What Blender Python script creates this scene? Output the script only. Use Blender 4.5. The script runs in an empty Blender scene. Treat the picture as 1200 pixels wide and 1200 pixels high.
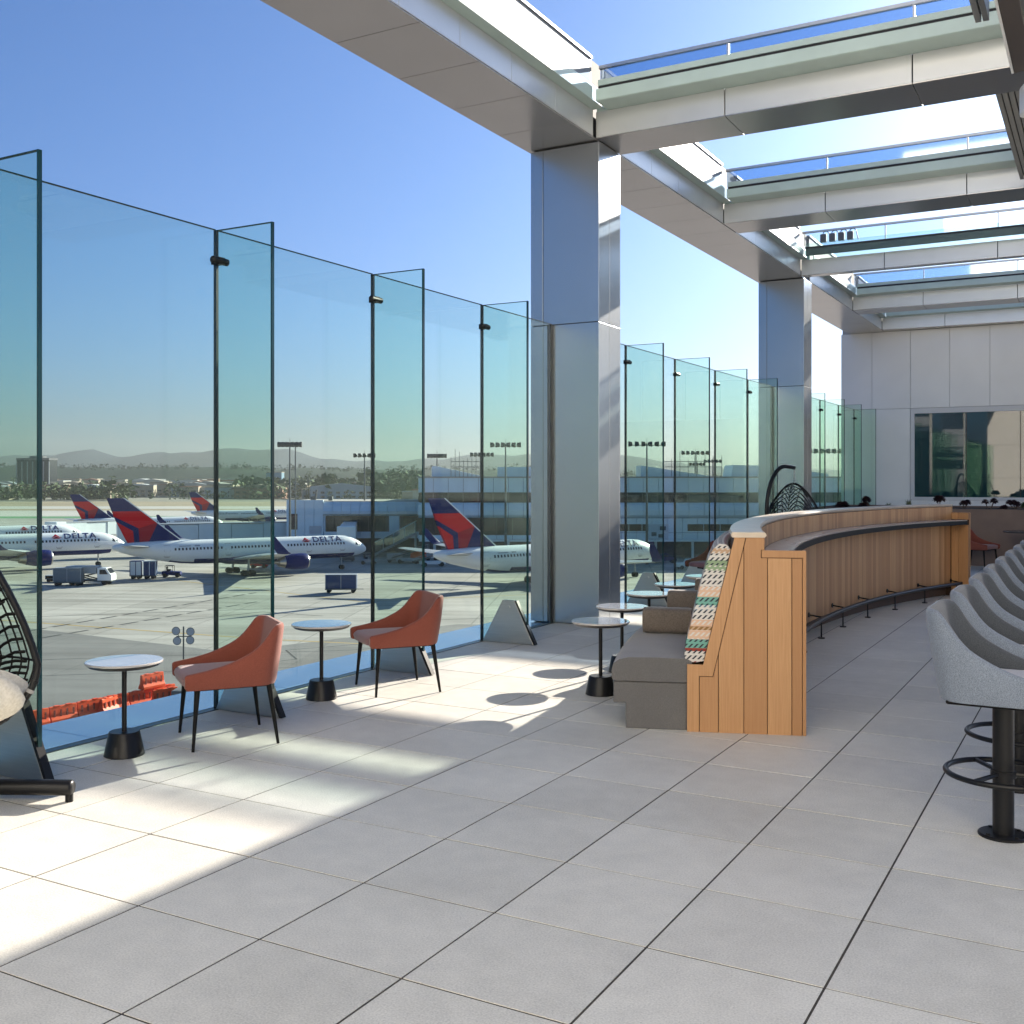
import bpy, bmesh, math, random
from math import sin, cos, pi, radians, sqrt
from mathutils import Vector, Matrix
random.seed(7)
R = random.random
def U(a, b): return a + (b - a) * R()
scene = bpy.context.scene
col = scene.collection

# ------------------------------------------------------------------ materials
def new_mat(name):
    m = bpy.data.materials.new(name); m.use_nodes = True
    nt = m.node_tree; nt.nodes.clear()
    out = nt.nodes.new('ShaderNodeOutputMaterial')
    return m, nt, out
def nd(nt, t, **kw):
    n = nt.nodes.new(t)
    for k, v in kw.items():
        if k.startswith('i_'):
            n.inputs[k[2:].replace('_', ' ')].default_value = v
        else: setattr(n, k, v)
    return n
def c4(c): return (c[0], c[1], c[2], 1)
def M(name, c, rough=.5, metal=0., var=.0, scale=6., bump=0., bscale=None, spec=.5, stretch=None, c2=None, coat=0.):
    """principled with noise variation between c and c2 and optional bump; object coordinates"""
    m, nt, out = new_mat(name)
    b = nd(nt, 'ShaderNodeBsdfPrincipled')
    b.inputs['Roughness'].default_value = rough; b.inputs['Metallic'].default_value = metal
    b.inputs['Specular IOR Level'].default_value = spec
    b.inputs['Coat Weight'].default_value = coat
    nt.links.new(b.outputs[0], out.inputs[0])
    if c2 is None: c2 = tuple(min(1, x * (1 + var)) for x in c); c1 = tuple(x * (1 - var) for x in c)
    else: c1 = c
    if var or c2 != c1 or bump:
        tc = nd(nt, 'ShaderNodeTexCoord')
        mp = nd(nt, 'ShaderNodeMapping'); nt.links.new(tc.outputs['Object'], mp.inputs[0])
        if stretch: mp.inputs['Scale'].default_value = stretch
        nz = nd(nt, 'ShaderNodeTexNoise'); nz.inputs['Scale'].default_value = scale; nz.inputs['Detail'].default_value = 5
        nt.links.new(mp.outputs[0], nz.inputs[0])
        mr = nd(nt, 'ShaderNodeMapRange'); mr.inputs[1].default_value = .3; mr.inputs[2].default_value = .7
        nt.links.new(nz.outputs[0], mr.inputs[0])
        mx = nd(nt, 'ShaderNodeMix', data_type='RGBA')
        mx.inputs[6].default_value = c4(c1); mx.inputs[7].default_value = c4(c2)
        nt.links.new(mr.outputs[0], mx.inputs[0]); nt.links.new(mx.outputs[2], b.inputs['Base Color'])
        if bump:
            n2 = nd(nt, 'ShaderNodeTexNoise'); n2.inputs['Scale'].default_value = bscale or scale * 8; n2.inputs['Detail'].default_value = 4
            nt.links.new(mp.outputs[0], n2.inputs[0])
            bp = nd(nt, 'ShaderNodeBump'); bp.inputs['Strength'].default_value = bump; bp.inputs['Distance'].default_value = .01
            nt.links.new(n2.outputs[0], bp.inputs['Height']); nt.links.new(bp.outputs[0], b.inputs['Normal'])
    else: b.inputs['Base Color'].default_value = c4(c)
    return m
def glass_mat(name, tint, refl0=.05, power=4.0, rmax=.9, rough=0.0, gcol=(1, 1, 1)):
    m, nt, out = new_mat(name)
    tr = nd(nt, 'ShaderNodeBsdfTransparent'); tr.inputs[0].default_value = c4(tint)
    gl = nd(nt, 'ShaderNodeBsdfGlossy'); gl.inputs['Roughness'].default_value = rough; gl.inputs[0].default_value = c4(gcol)
    lw = nd(nt, 'ShaderNodeLayerWeight')
    pw = nd(nt, 'ShaderNodeMath', operation='POWER'); pw.inputs[1].default_value = power
    mr = nd(nt, 'ShaderNodeMapRange'); mr.inputs[3].default_value = refl0; mr.inputs[4].default_value = rmax
    nt.links.new(lw.outputs['Facing'], pw.inputs[0]); nt.links.new(pw.outputs[0], mr.inputs[0])
    mx = nd(nt, 'ShaderNodeMixShader'); nt.links.new(mr.outputs[0], mx.inputs[0])
    nt.links.new(tr.outputs[0], mx.inputs[1]); nt.links.new(gl.outputs[0], mx.inputs[2])
    nt.links.new(mx.outputs[0], out.inputs[0])
    return m

GLASS = glass_mat('screen_glass', (.87, .94, .912), .02, 5.0, .55)
FINGLASS = glass_mat('fin_glass', (.87, .945, .895), .02, 5.0, .5)
COATED = glass_mat('coated_glass', (.66, .75, .86), .34, 3.0, .8, .04, (.82, .9, 1.0))
def frost_mat(name,tint,diff,k):
    m,nt,out=new_mat(name); tr=nd(nt,'ShaderNodeBsdfTransparent'); tr.inputs[0].default_value=c4(tint)
    b=nd(nt,'ShaderNodeBsdfPrincipled'); b.inputs['Base Color'].default_value=c4(diff); b.inputs['Roughness'].default_value=.2
    mx=nd(nt,'ShaderNodeMixShader'); mx.inputs[0].default_value=k
    nt.links.new(tr.outputs[0],mx.inputs[1]); nt.links.new(b.outputs[0],mx.inputs[2]); nt.links.new(mx.outputs[0],out.inputs[0]); return m
MINT = M('mint_gutter', (.50, .62, .57), .35, .0, .06, 3)
MINTCLEAR = frost_mat('mint_see_through', (.90,.98,.95), (.50,.64,.58), .14)  # gutter colour made mostly transparent so sun passes the third beam
CLEARUP = glass_mat('clear_upstand', (.92, .96, .98), .14, 3.0, .7, .02, (.82, .9, 1.0))
GLASSEDGE = M('glass_edge', (.004, .03, .035), .12)
BLACK = M('black_metal', (.010, .010, .011), .35, .0, spec=.25)
BLACKM = M('black_matte', (.009, .009, .009), .55, spec=.12)
SEAL = M('black_seal', (.006, .007, .008), .4)
STEEL = M('brushed_steel', (.50, .48, .45), .32, 1.0, .06, 3, stretch=(1, 1, 30))
CLAD = M('column_cladding', (.40, .43, .455), .27, .8, .03, 1.5)
PANEL = M('fascia_panel', (.54, .555, .56), .34, .45, .04, 2)
UPST = M('upstand_panel', (.20, .21, .215), .5, .1, .04, 2)
SOFFIT = M('soffit_panel', (.43, .42, .405), .24, .75, .05, 1.2)
WALLP = M('wall_panel', (.80, .80, .785), .42, .1, .04, 1.2)
DARKJ = M('dark_joint', (.02, .02, .022), .7)
RAILM = M('rail_metal', (.45, .47, .50), .35, .8)
LEDGE = M('coping_metal', (.72, .74, .78), .22, .75, .05, 2)
STONE = M('counter_stone', (.52, .43, .33), .34, 0, .1, 9, bump=.02)
SHELFT = M('shelf_top', (.42, .38, .34), .2, 0, .1, 12, stretch=(1, 1, 1))
TABLET = M('table_top', (.50, .47, .44), .06, 0, .06, 5, coat=.9, spec=.9)
TABLEU = M('table_underside', (.05, .045, .04), .4)
BROWNW = M('planter_paint', (.17, .115, .09), .6, 0, .1, 4, bump=.1)
SOIL = M('soil', (.05, .035, .025), .9, 0, .3, 20, bump=.6)
SLATG = M('canopy_slat', (.30, .29, .265), .45, .3, .08, 4)
GREYW = M('building_wall', (.48, .48, .47), .6, 0, .05, 2)
def wood_mat(name, a, b, dark):
    m, nt, out = new_mat(name)
    bs = nd(nt, 'ShaderNodeBsdfPrincipled'); bs.inputs['Roughness'].default_value = .48
    bs.inputs['Specular IOR Level'].default_value = .35
    tc = nd(nt, 'ShaderNodeTexCoord')
    mp = nd(nt, 'ShaderNodeMapping'); mp.inputs['Scale'].default_value = (60, 60, 1.6)
    nt.links.new(tc.outputs['Object'], mp.inputs[0])
    n1 = nd(nt, 'ShaderNodeTexNoise'); n1.inputs['Scale'].default_value = 2.2; n1.inputs['Detail'].default_value = 6; n1.inputs['Distortion'].default_value = .6
    nt.links.new(mp.outputs[0], n1.inputs[0])
    at = nd(nt, 'ShaderNodeAttribute', attribute_name='tone')
    mr = nd(nt, 'ShaderNodeMapRange'); mr.inputs[1].default_value = .32; mr.inputs[2].default_value = .68
    nt.links.new(n1.outputs[0], mr.inputs[0])
    m1 = nd(nt, 'ShaderNodeMix', data_type='RGBA'); m1.inputs[6].default_value = c4(a); m1.inputs[7].default_value = c4(b)
    nt.links.new(mr.outputs[0], m1.inputs[0])
    m2 = nd(nt, 'ShaderNodeMix', data_type='RGBA'); m2.inputs[7].default_value = c4(dark)
    nt.links.new(at.outputs['Fac'], m2.inputs[0]); nt.links.new(m1.outputs[2], m2.inputs[6])
    nt.links.new(m2.outputs[2], bs.inputs['Base Color'])
    bp = nd(nt, 'ShaderNodeBump'); bp.inputs['Strength'].default_value = .12; bp.inputs['Distance'].default_value = .004
    nt.links.new(n1.outputs[0], bp.inputs['Height']); nt.links.new(bp.outputs[0], bs.inputs['Normal'])
    nt.links.new(bs.outputs[0], out.inputs[0])
    return m
WOOD = wood_mat('cedar_wood', (.46, .25, .112), (.58, .335, .16), (.34, .165, .068))
def weave_mat(name, a, b, scale=420, rough=.9, big=.12):
    m, nt, out = new_mat(name)
    bs = nd(nt, 'ShaderNodeBsdfPrincipled'); bs.inputs['Roughness'].default_value = rough
    bs.inputs['Specular IOR Level'].default_value = .2; bs.inputs['Sheen Weight'].default_value = .25
    tc = nd(nt, 'ShaderNodeTexCoord')
    n1 = nd(nt, 'ShaderNodeTexNoise'); n1.inputs['Scale'].default_value = scale * .35; n1.inputs['Detail'].default_value = 3
    nt.links.new(tc.outputs['Object'], n1.inputs[0])
    n2 = nd(nt, 'ShaderNodeTexNoise'); n2.inputs['Scale'].default_value = 5
    nt.links.new(tc.outputs['Object'], n2.inputs[0])
    mr = nd(nt, 'ShaderNodeMapRange'); mr.inputs[1].default_value = .36; mr.inputs[2].default_value = .64
    nt.links.new(n1.outputs[0], mr.inputs[0])
    mx = nd(nt, 'ShaderNodeMix', data_type='RGBA'); mx.inputs[6].default_value = c4(a); mx.inputs[7].default_value = c4(b)
    nt.links.new(mr.outputs[0], mx.inputs[0])
    hs = nd(nt, 'ShaderNodeHueSaturation')
    m3 = nd(nt, 'ShaderNodeMapRange'); m3.inputs[3].default_value = 1 - big; m3.inputs[4].default_value = 1 + big
    nt.links.new(n2.outputs[0], m3.inputs[0]); nt.links.new(m3.outputs[0], hs.inputs['Value'])
    nt.links.new(mx.outputs[2], hs.inputs['Color']); nt.links.new(hs.outputs[0], bs.inputs['Base Color'])
    bp = nd(nt, 'ShaderNodeBump'); bp.inputs['Strength'].default_value = .3; bp.inputs['Distance'].default_value = .002
    nt.links.new(n1.outputs[0], bp.inputs['Height']); nt.links.new(bp.outputs[0], bs.inputs['Normal'])
    nt.links.new(bs.outputs[0], out.inputs[0])
    return m
CORAL = weave_mat('coral_fabric', (.165, .043, .028), (.255, .076, .05), 900)
PINKS = weave_mat('seat_fabric', (.21, .105, .105), (.31, .165, .165), 900)
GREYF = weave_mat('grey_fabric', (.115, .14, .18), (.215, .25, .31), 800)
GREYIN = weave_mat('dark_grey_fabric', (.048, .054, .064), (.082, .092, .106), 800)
GREYSEAT = weave_mat('pale_grey_fabric', (.34, .34, .37), (.46, .46, .48), 800)
BENCHF = weave_mat('bench_fabric', (.105, .102, .10), (.155, .15, .148), 800)
BENCHT = weave_mat('bench_top_fabric', (.15, .145, .15), (.20, .19, .20), 800)
BOLST = weave_mat('bolster_velvet', (.12, .098, .08), (.17, .14, .115), 260, .8, .25)
CREAM = weave_mat('cushion_cream', (.66, .60, .48), (.78, .72, .60), 200)
NAVYR = M('navy_wrap', (.015, .022, .045), .5)
def stripe_mat():
    """woven blanket stripes: rows of slanted dashes; UV = metres along the bench and up the cushion"""
    m, nt, out = new_mat('striped_blanket')
    bs = nd(nt, 'ShaderNodeBsdfPrincipled'); bs.inputs['Roughness'].default_value = .9; bs.inputs['Specular IOR Level'].default_value = .2
    uv = nd(nt, 'ShaderNodeUVMap'); sp = nd(nt, 'ShaderNodeSeparateXYZ'); nt.links.new(uv.outputs[0], sp.inputs[0])
    def mt(op, a, b=None):
        n = nd(nt, 'ShaderNodeMath', operation=op)
        for i, v in enumerate((a, b)):
            if v is None: continue
            if isinstance(v, (int, float)): n.inputs[i].default_value = v
            else: nt.links.new(v, n.inputs[i])
        return n.outputs[0]
    def ramp(fac, stops):
        r = nd(nt, 'ShaderNodeValToRGB'); r.color_ramp.interpolation = 'CONSTANT'
        e = r.color_ramp.elements
        while len(e) < len(stops): e.new(.5)
        for x, (p, c) in zip(e, stops): x.position = p; x.color = c4(c)
        nt.links.new(fac, r.inputs[0]); return r.outputs[0]
    W=(.60,.575,.53); T=(.46,.31,.20); G=(.24,.33,.20); K=(.045,.05,.065); TE=(.16,.36,.30); PE=(.62,.42,.30); BL=(.10,.17,.24); RD=(.30,.05,.035); BR=(.26,.15,.06)
    v = mt('FRACT', mt('MULTIPLY', sp.outputs[1], 1/.86))
    base = ramp(v, [(0,W),(.11,RD),(.135,TE),(.20,PE),(.27,BR),(.30,PE),(.35,W),(.46,TE),(.52,PE),(.60,W),(.72,G),(.80,W),(.85,T),(.89,W)])
    dash = ramp(v, [(0,RD),(.045,K),(.09,K),(.15,K),(.2,W),(.27,T),(.3,W),(.35,K),(.42,BL),(.46,K),(.5,K),(.52,W),(.60,K),(.66,K),(.72,W),(.76,K),(.80,K),(.85,W),(.89,K)])
    row = mt('MULTIPLY', sp.outputs[1], 1/.0375)
    fr = mt('FRACT', row)
    inrow = mt('MULTIPLY', mt('GREATER_THAN', fr, .2), mt('LESS_THAN', fr, .86))
    u = mt('ADD', mt('MULTIPLY', sp.outputs[0], 1/.034), mt('MULTIPLY', fr, -.95))
    d = mt('LESS_THAN', mt('FRACT', u), .42)
    mask = mt('MULTIPLY', inrow, d)
    mx = nd(nt, 'ShaderNodeMix', data_type='RGBA'); nt.links.new(mask, mx.inputs[0]); nt.links.new(base, mx.inputs[6]); nt.links.new(dash, mx.inputs[7])
    nt.links.new(mx.outputs[2], bs.inputs['Base Color'])
    tc = nd(nt, 'ShaderNodeTexCoord'); n1 = nd(nt, 'ShaderNodeTexNoise'); n1.inputs['Scale'].default_value = 160; nt.links.new(tc.outputs['Object'], n1.inputs[0])
    bp = nd(nt, 'ShaderNodeBump'); bp.inputs['Strength'].default_value = .35; bp.inputs['Distance'].default_value = .003
    nt.links.new(n1.outputs[0], bp.inputs['Height']); nt.links.new(bp.outputs[0], bs.inputs['Normal'])
    nt.links.new(bs.outputs[0], out.inputs[0]); return m
STRIPE = stripe_mat()
def paver_mat():
    m, nt, out = new_mat('concrete_pavers')
    bs = nd(nt, 'ShaderNodeBsdfPrincipled'); bs.inputs['Specular IOR Level'].default_value = .35
    tc = nd(nt, 'ShaderNodeTexCoord')
    at = nd(nt, 'ShaderNodeAttribute', attribute_name='tone')
    n0 = nd(nt, 'ShaderNodeTexNoise'); n0.inputs['Scale'].default_value = 1.6; n0.inputs['Detail'].default_value = 6
    n1 = nd(nt, 'ShaderNodeTexNoise'); n1.inputs['Scale'].default_value = 9; n1.inputs['Detail'].default_value = 6
    n2 = nd(nt, 'ShaderNodeTexNoise'); n2.inputs['Scale'].default_value = 140; n2.inputs['Detail'].default_value = 3
    vo = nd(nt, 'ShaderNodeTexVoronoi'); vo.inputs['Scale'].default_value = 55
    for n in (n0, n1, n2, vo): nt.links.new(tc.outputs['Object'], n.inputs[0])
    def mt(op, a, b):
        n = nd(nt, 'ShaderNodeMath', operation=op)
        for i, v in enumerate((a, b)):
            if isinstance(v, (int, float)): n.inputs[i].default_value = v
            else: nt.links.new(v, n.inputs[i])
        return n.outputs[0]
    s = mt('ADD', mt('MULTIPLY', n0.outputs[0], .30), mt('MULTIPLY', n1.outputs[0], .26))
    s = mt('ADD', s, mt('MULTIPLY', n2.outputs[0], .75))
    s = mt('ADD', s, mt('MULTIPLY', at.outputs['Fac'], .11))
    pit = mt('LESS_THAN', vo.outputs['Distance'], .11)
    s = mt('SUBTRACT', s, mt('MULTIPLY', pit, .24))
    rp = nd(nt, 'ShaderNodeValToRGB'); e = rp.color_ramp.elements
    e[0].position = .40; e[0].color = (.43, .415, .37, 1); e[1].position = 1.0; e[1].color = (.81, .785, .71, 1)
    nt.links.new(s, rp.inputs[0]); nt.links.new(rp.outputs[0], bs.inputs['Base Color'])
    mr = nd(nt, 'ShaderNodeMapRange'); mr.inputs[3].default_value = .42; mr.inputs[4].default_value = .7
    nt.links.new(n1.outputs[0], mr.inputs[0]); nt.links.new(mr.outputs[0], bs.inputs['Roughness'])
    bp = nd(nt, 'ShaderNodeBump'); bp.inputs['Strength'].default_value = .22; bp.inputs['Distance'].default_value = .003
    nt.links.new(n2.outputs[0], bp.inputs['Height']); nt.links.new(bp.outputs[0], bs.inputs['Normal'])
    nt.links.new(bs.outputs[0], out.inputs[0]); return m
PAVER = paver_mat()
JOINT = M('paver_joint', (.055, .047, .038), .9, 0, .3, 30)
# apron
def apron_mat(name, a, b, joint, pitch=7.5):
    m, nt, out = new_mat(name)
    bs = nd(nt, 'ShaderNodeBsdfPrincipled'); bs.inputs['Roughness'].default_value = .85; bs.inputs['Specular IOR Level'].default_value = .25
    tc = nd(nt, 'ShaderNodeTexCoord')
    rot = nd(nt, 'ShaderNodeMapping'); rot.inputs['Rotation'].default_value = (0, 0, radians(-24)); nt.links.new(tc.outputs['Object'], rot.inputs[0])
    n0 = nd(nt, 'ShaderNodeTexNoise'); n0.inputs['Scale'].default_value = .06; n0.inputs['Detail'].default_value = 8; n0.inputs['Roughness'].default_value = .65
    mp = nd(nt, 'ShaderNodeMapping'); mp.inputs['Scale'].default_value = (.10, 1.1, 1); nt.links.new(rot.outputs[0], mp.inputs[0])
    n1 = nd(nt, 'ShaderNodeTexNoise'); n1.inputs['Scale'].default_value = .35; n1.inputs['Detail'].default_value = 7
    nt.links.new(tc.outputs['Object'], n0.inputs[0]); nt.links.new(mp.outputs[0], n1.inputs[0])
    ad = nd(nt, 'ShaderNodeMath', operation='ADD'); nt.links.new(n0.outputs[0], ad.inputs[0]); nt.links.new(n1.outputs[0], ad.inputs[1])
    mr = nd(nt, 'ShaderNodeMapRange'); mr.inputs[1].default_value = .78; mr.inputs[2].default_value = 1.2; nt.links.new(ad.outputs[0], mr.inputs[0])
    mx = nd(nt, 'ShaderNodeMix', data_type='RGBA'); mx.inputs[6].default_value = c4(a); mx.inputs[7].default_value = c4(b); nt.links.new(mr.outputs[0], mx.inputs[0])
    br = nd(nt, 'ShaderNodeTexBrick'); br.offset = 0; br.inputs['Scale'].default_value = 1
    br.inputs['Brick Width'].default_value = pitch; br.inputs['Row Height'].default_value = pitch; br.inputs['Mortar Size'].default_value = .06; br.inputs['Mortar Smooth'].default_value = .3
    br.inputs['Color1'].default_value = (1, 1, 1, 1); br.inputs['Color2'].default_value = (.86, .86, .86, 1); br.inputs['Mortar'].default_value = c4(joint)
    nt.links.new(rot.outputs[0], br.inputs[0])
    ml = nd(nt, 'ShaderNodeMix', data_type='RGBA', blend_type='MULTIPLY'); ml.inputs[0].default_value = 1
    nt.links.new(mx.outputs[2], ml.inputs[6]); nt.links.new(br.outputs[0], ml.inputs[7])
    nt.links.new(ml.outputs[2], bs.inputs['Base Color']); nt.links.new(bs.outputs[0], out.inputs[0]); return m
APRON = apron_mat('apron_concrete', (.31, .285, .25), (.48, .445, .40), (.45, .45, .45))
ASPH = apron_mat('apron_asphalt', (.17, .16, .15), (.25, .24, .225), (.7, .7, .7), 9)
RUNW = M('runway_concrete', (.40, .37, .33), .9, 0, .12, .01, c2=(.50, .46, .41))
GRASSB = M('dry_grass', (.25, .19, .11), .95, 0, .2, .02, c2=(.33, .26, .16))
GRASSG = M('green_grass', (.07, .22, .09), .95, 0, .2, .02)
EARTH = M('earth', (.22, .20, .15), .95, 0, .2, .003)
TAR = M('tar_line', (.03, .03, .03), .8)
YEL = M('yellow_line', (.45, .30, .08), .8)
# aircraft and apron things
WHITEP = M('white_paint', (.86, .87, .86), .35, 0, .02, .3, spec=.4)
NAVY = M('navy_paint', (.008, .016, .115), .45, spec=.12)
REDP = M('red_paint', (.72, .008, .018), .5, spec=.12)
REDD = M('dark_red_paint', (.40, .008, .025), .5, spec=.12)
GREYP = M('grey_paint', (.38, .39, .40), .4, 0, .06, 1)
METALP = M('bare_metal', (.45, .43, .40), .3, 1.0)
WIN = M('dark_window', (.015, .02, .028), .12)
TYRE = M('tyre', (.015, .015, .015), .8)
BLUEC = M('blue_canvas', (.02, .05, .15), .6, 0, .1, 2)
ORNG = M('orange_plastic', (.80, .065, .012), .5, 0, .2, 2, c2=(.85, .13, .04), spec=.2)
WHB = M('terminal_cladding', (.72, .83, .90), .4, .1, .05, .4)
WHB2 = M('terminal_cladding_pale', (.82, .88, .90), .35, .1, .05, .4)
TEALP = M('bridge_cladding', (.76, .83, .82), .45, 0, .05, .3)
UNDER = M('undercroft', (.10, .10, .11), .8, 0, .2, .3)
LAMPH = M('mast_dark', (.02, .02, .02), .5)
MASTM = M('mast_grey', (.10, .11, .11), .5)
LENS = M('lamp_lens', (.55, .58, .6), .2)
TWIN = glass_mat('terminal_window', (.02, .03, .03), .25, 3, .9, .02)
TWIN = M('terminal_window', (.022, .028, .03), .08, 0, .5, .15, spec=.45)
BROOF = M('terminal_roof', (.42, .37, .32), .8, 0, .1, .2)
FOL = M('foliage', (.040, .065, .022), .9, 0, .3, .1, c2=(.085, .115, .04))
HILLM = M('hill_scrub', (.012, .030, .024), .95, 0, .3, .008, c2=(.024, .045, .032), spec=.1)
MOUNT = M('mountain', (.03, .05, .075), .95, 0, .2, .002, spec=.1)
ROSE = M('rosette_leaf', (.045, .018, .022), .5, 0, .3, 30)
STEM = M('stem', (.09, .06, .04), .8)
SUCC = M('succulent_leaf', (.05, .10, .035), .5, 0, .3, 30)
GRASST = M('tuft_grass', (.13, .15, .06), .8, 0, .3, 30)
CITY = [M('city_wall_%s' % n, c, .8, 0, .08, .1) for n, c in dict(white=(.55,.54,.52), tan=(.42,.33,.24), terracotta=(.36,.17,.11), grey=(.33,.34,.35), pale=(.48,.43,.36)).items()]

# ------------------------------------------------------------------ mesh helpers
class MB:
    def __init__(s): s.v=[]; s.f=[]; s.m=[]; s.uv={}; s.t=[]; s.tone=0.
    def add(s, vs, fs, m=0, mats=None):
        o=len(s.v); s.v += [tuple(v) for v in vs]
        for i,f in enumerate(fs):
            s.f.append(tuple(o+k for k in f)); s.m.append(mats[i] if mats else m); s.t.append(s.tone)
        return s
    def box(s, x0,x1,y0,y1,z0,z1, m=0, T=None):
        vs=[(x,y,z) for z in (z0,z1) for y in (y0,y1) for x in (x0,x1)]
        if T: vs=[T(*v) for v in vs]
        return s.add(vs,[(0,2,3,1),(4,5,7,6),(0,1,5,4),(2,6,7,3),(0,4,6,2),(1,3,7,5)],m)
    def prism(s, poly, T, t0, t1, m=0):
        """poly in (a,b); T(a,b,t)->xyz"""
        n=len(poly); vs=[T(a,b,t0) for a,b in poly]+[T(a,b,t1) for a,b in poly]
        return s.add(vs,[tuple(range(n-1,-1,-1)),tuple(range(n,2*n))]+[(i,(i+1)%n,n+(i+1)%n,n+i) for i in range(n)],m)
    def tube(s, pts, r, n=8, m=0, closed=False, caps=True):
        pts=[Vector(p) for p in pts]; k=len(pts); rs=r if isinstance(r,(list,tuple)) else [r]*k
        tang=[]
        for i in range(k):
            a=pts[(i-1)%k] if closed else pts[max(0,i-1)]; b=pts[(i+1)%k] if closed else pts[min(k-1,i+1)]
            tang.append((b-a).normalized() if (b-a).length>1e-9 else Vector((0,0,1)))
        ref=Vector((0,0,1)) if abs(tang[0].z)<.9 else Vector((1,0,0))
        nrm=(ref-tang[0]*ref.dot(tang[0])).normalized(); vs=[]
        for i in range(k):
            nrm=(nrm-tang[i]*nrm.dot(tang[i])).normalized(); bn=tang[i].cross(nrm)
            for j in range(n):
                a=2*pi*j/n; vs.append(pts[i]+(nrm*cos(a)+bn*sin(a))*rs[i])
        fs=[]
        for i in range(k if closed else k-1):
            i2=(i+1)%k
            for j in range(n): fs.append((i*n+j,i*n+(j+1)%n,i2*n+(j+1)%n,i2*n+j))
        if caps and not closed: fs += [tuple(range(n-1,-1,-1)),tuple(range((k-1)*n,k*n))]
        return s.add(vs,fs,m)
    def lathe(s, prof, n=32, c=(0,0,0), m=0, mats=None):
        """prof list of (r,z)"""
        vs=[];fs=[];ms=[]
        for r,z in prof:
            for j in range(n): a=2*pi*j/n; vs.append((c[0]+r*cos(a),c[1]+r*sin(a),c[2]+z))
        for i in range(len(prof)-1):
            for j in range(n):
                fs.append((i*n+j,i*n+(j+1)%n,(i+1)*n+(j+1)%n,(i+1)*n+j)); ms.append(mats[i] if mats else m)
        k=len(prof)
        if prof[0][0]>1e-6: fs.append(tuple(range(n-1,-1,-1))); ms.append(ms[0])
        if prof[-1][0]>1e-6: fs.append(tuple(range((k-1)*n,k*n))); ms.append(ms[k*0-1])
        return s.add(vs,fs,m,ms)
    def loft(s, rings, m=0, caps=True, closed=True, mats=None):
        n=len(rings[0]); vs=[p for r in rings for p in r]; fs=[]; ms=[]
        for i in range(len(rings)-1):
            for j in range(n if closed else n-1):
                fs.append((i*n+j,i*n+(j+1)%n,(i+1)*n+(j+1)%n,(i+1)*n+j)); ms.append(mats(i,j) if mats else m)
        if caps: fs += [tuple(range(n-1,-1,-1)),tuple(range((len(rings)-1)*n,len(rings)*n))]; ms += [m,m]
        return s.add(vs,fs,m,ms)
    def build(s, name, mats, parent=None, smooth=False, bevel=0., auto=None, subsurf=0, fix=True):
        me=bpy.data.meshes.new(name); me.from_pydata(s.v,[],s.f)
        if not isinstance(mats,(list,tuple)): mats=[mats]
        for m in mats: me.materials.append(m)
        me.polygons.foreach_set('material_index', s.m)
        if any(s.t):
            at=me.attributes.new('tone','FLOAT','FACE'); at.data.foreach_set('value', s.t)
        if s.uv:
            ul=me.uv_layers.new(name='UVMap')
            for lp in me.loops: ul.data[lp.index].uv = s.uv.get(lp.vertex_index,(0,0))
        if fix:
            bm=bmesh.new(); bm.from_mesh(me); bmesh.ops.recalc_face_normals(bm, faces=bm.faces); bm.to_mesh(me); bm.free()
        me.update()
        o=bpy.data.objects.new(name, me); col.objects.link(o)
        if smooth:
            me.polygons.foreach_set('use_smooth',[True]*len(me.polygons))
            if auto is not None: me.set_sharp_from_angle(angle=radians(auto))
        if bevel:
            b=o.modifiers.new('bevel','BEVEL'); b.width=bevel; b.segments=2; b.limit_method='ANGLE'; b.angle_limit=radians(40)
        if subsurf:
            q=o.modifiers.new('sub','SUBSURF'); q.levels=q.render_levels=subsurf
        if parent: o.parent=parent
        return o
def tag(o, label, cat, group=None):
    o['label']=label; o['category']=cat
    if group: o['group']=group
    return o
def thing(name, label, cat, loc=(0,0,0), rz=0., group=None):
    o=bpy.data.objects.new(name,None); col.objects.link(o); o.location=loc; o.rotation_euler=(0,0,rz)
    o.empty_display_size=.1
    return tag(o,label,cat,group)
def struct(o): o['kind']='structure'; return o
KIDS={}
def copy_tree(o, parent=None):
    c=o.copy(); col.objects.link(c)
    if parent: c.parent=parent
    for ch in list(o.children): copy_tree(ch,c)
    return c
def dup(o, loc, rz, label=None, scale=None):
    c=copy_tree(o); c.location=loc; c.rotation_euler=(0,0,rz)
    if label: c['label']=label
    if scale: c.scale=(scale,)*3
    return c
YAW=.5093; CY,SY=cos(YAW),sin(YAW)
ZG=-14.13                                    # apron level, metres below the terrace floor
def ap(lat,dep,z=0.):                         # metres to the side / away from the viewpoint -> world
    return Vector((lat*CY-dep*SY, lat*SY+dep*CY, z))
def apT(x,y,z): return ap(x,y,z)

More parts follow.
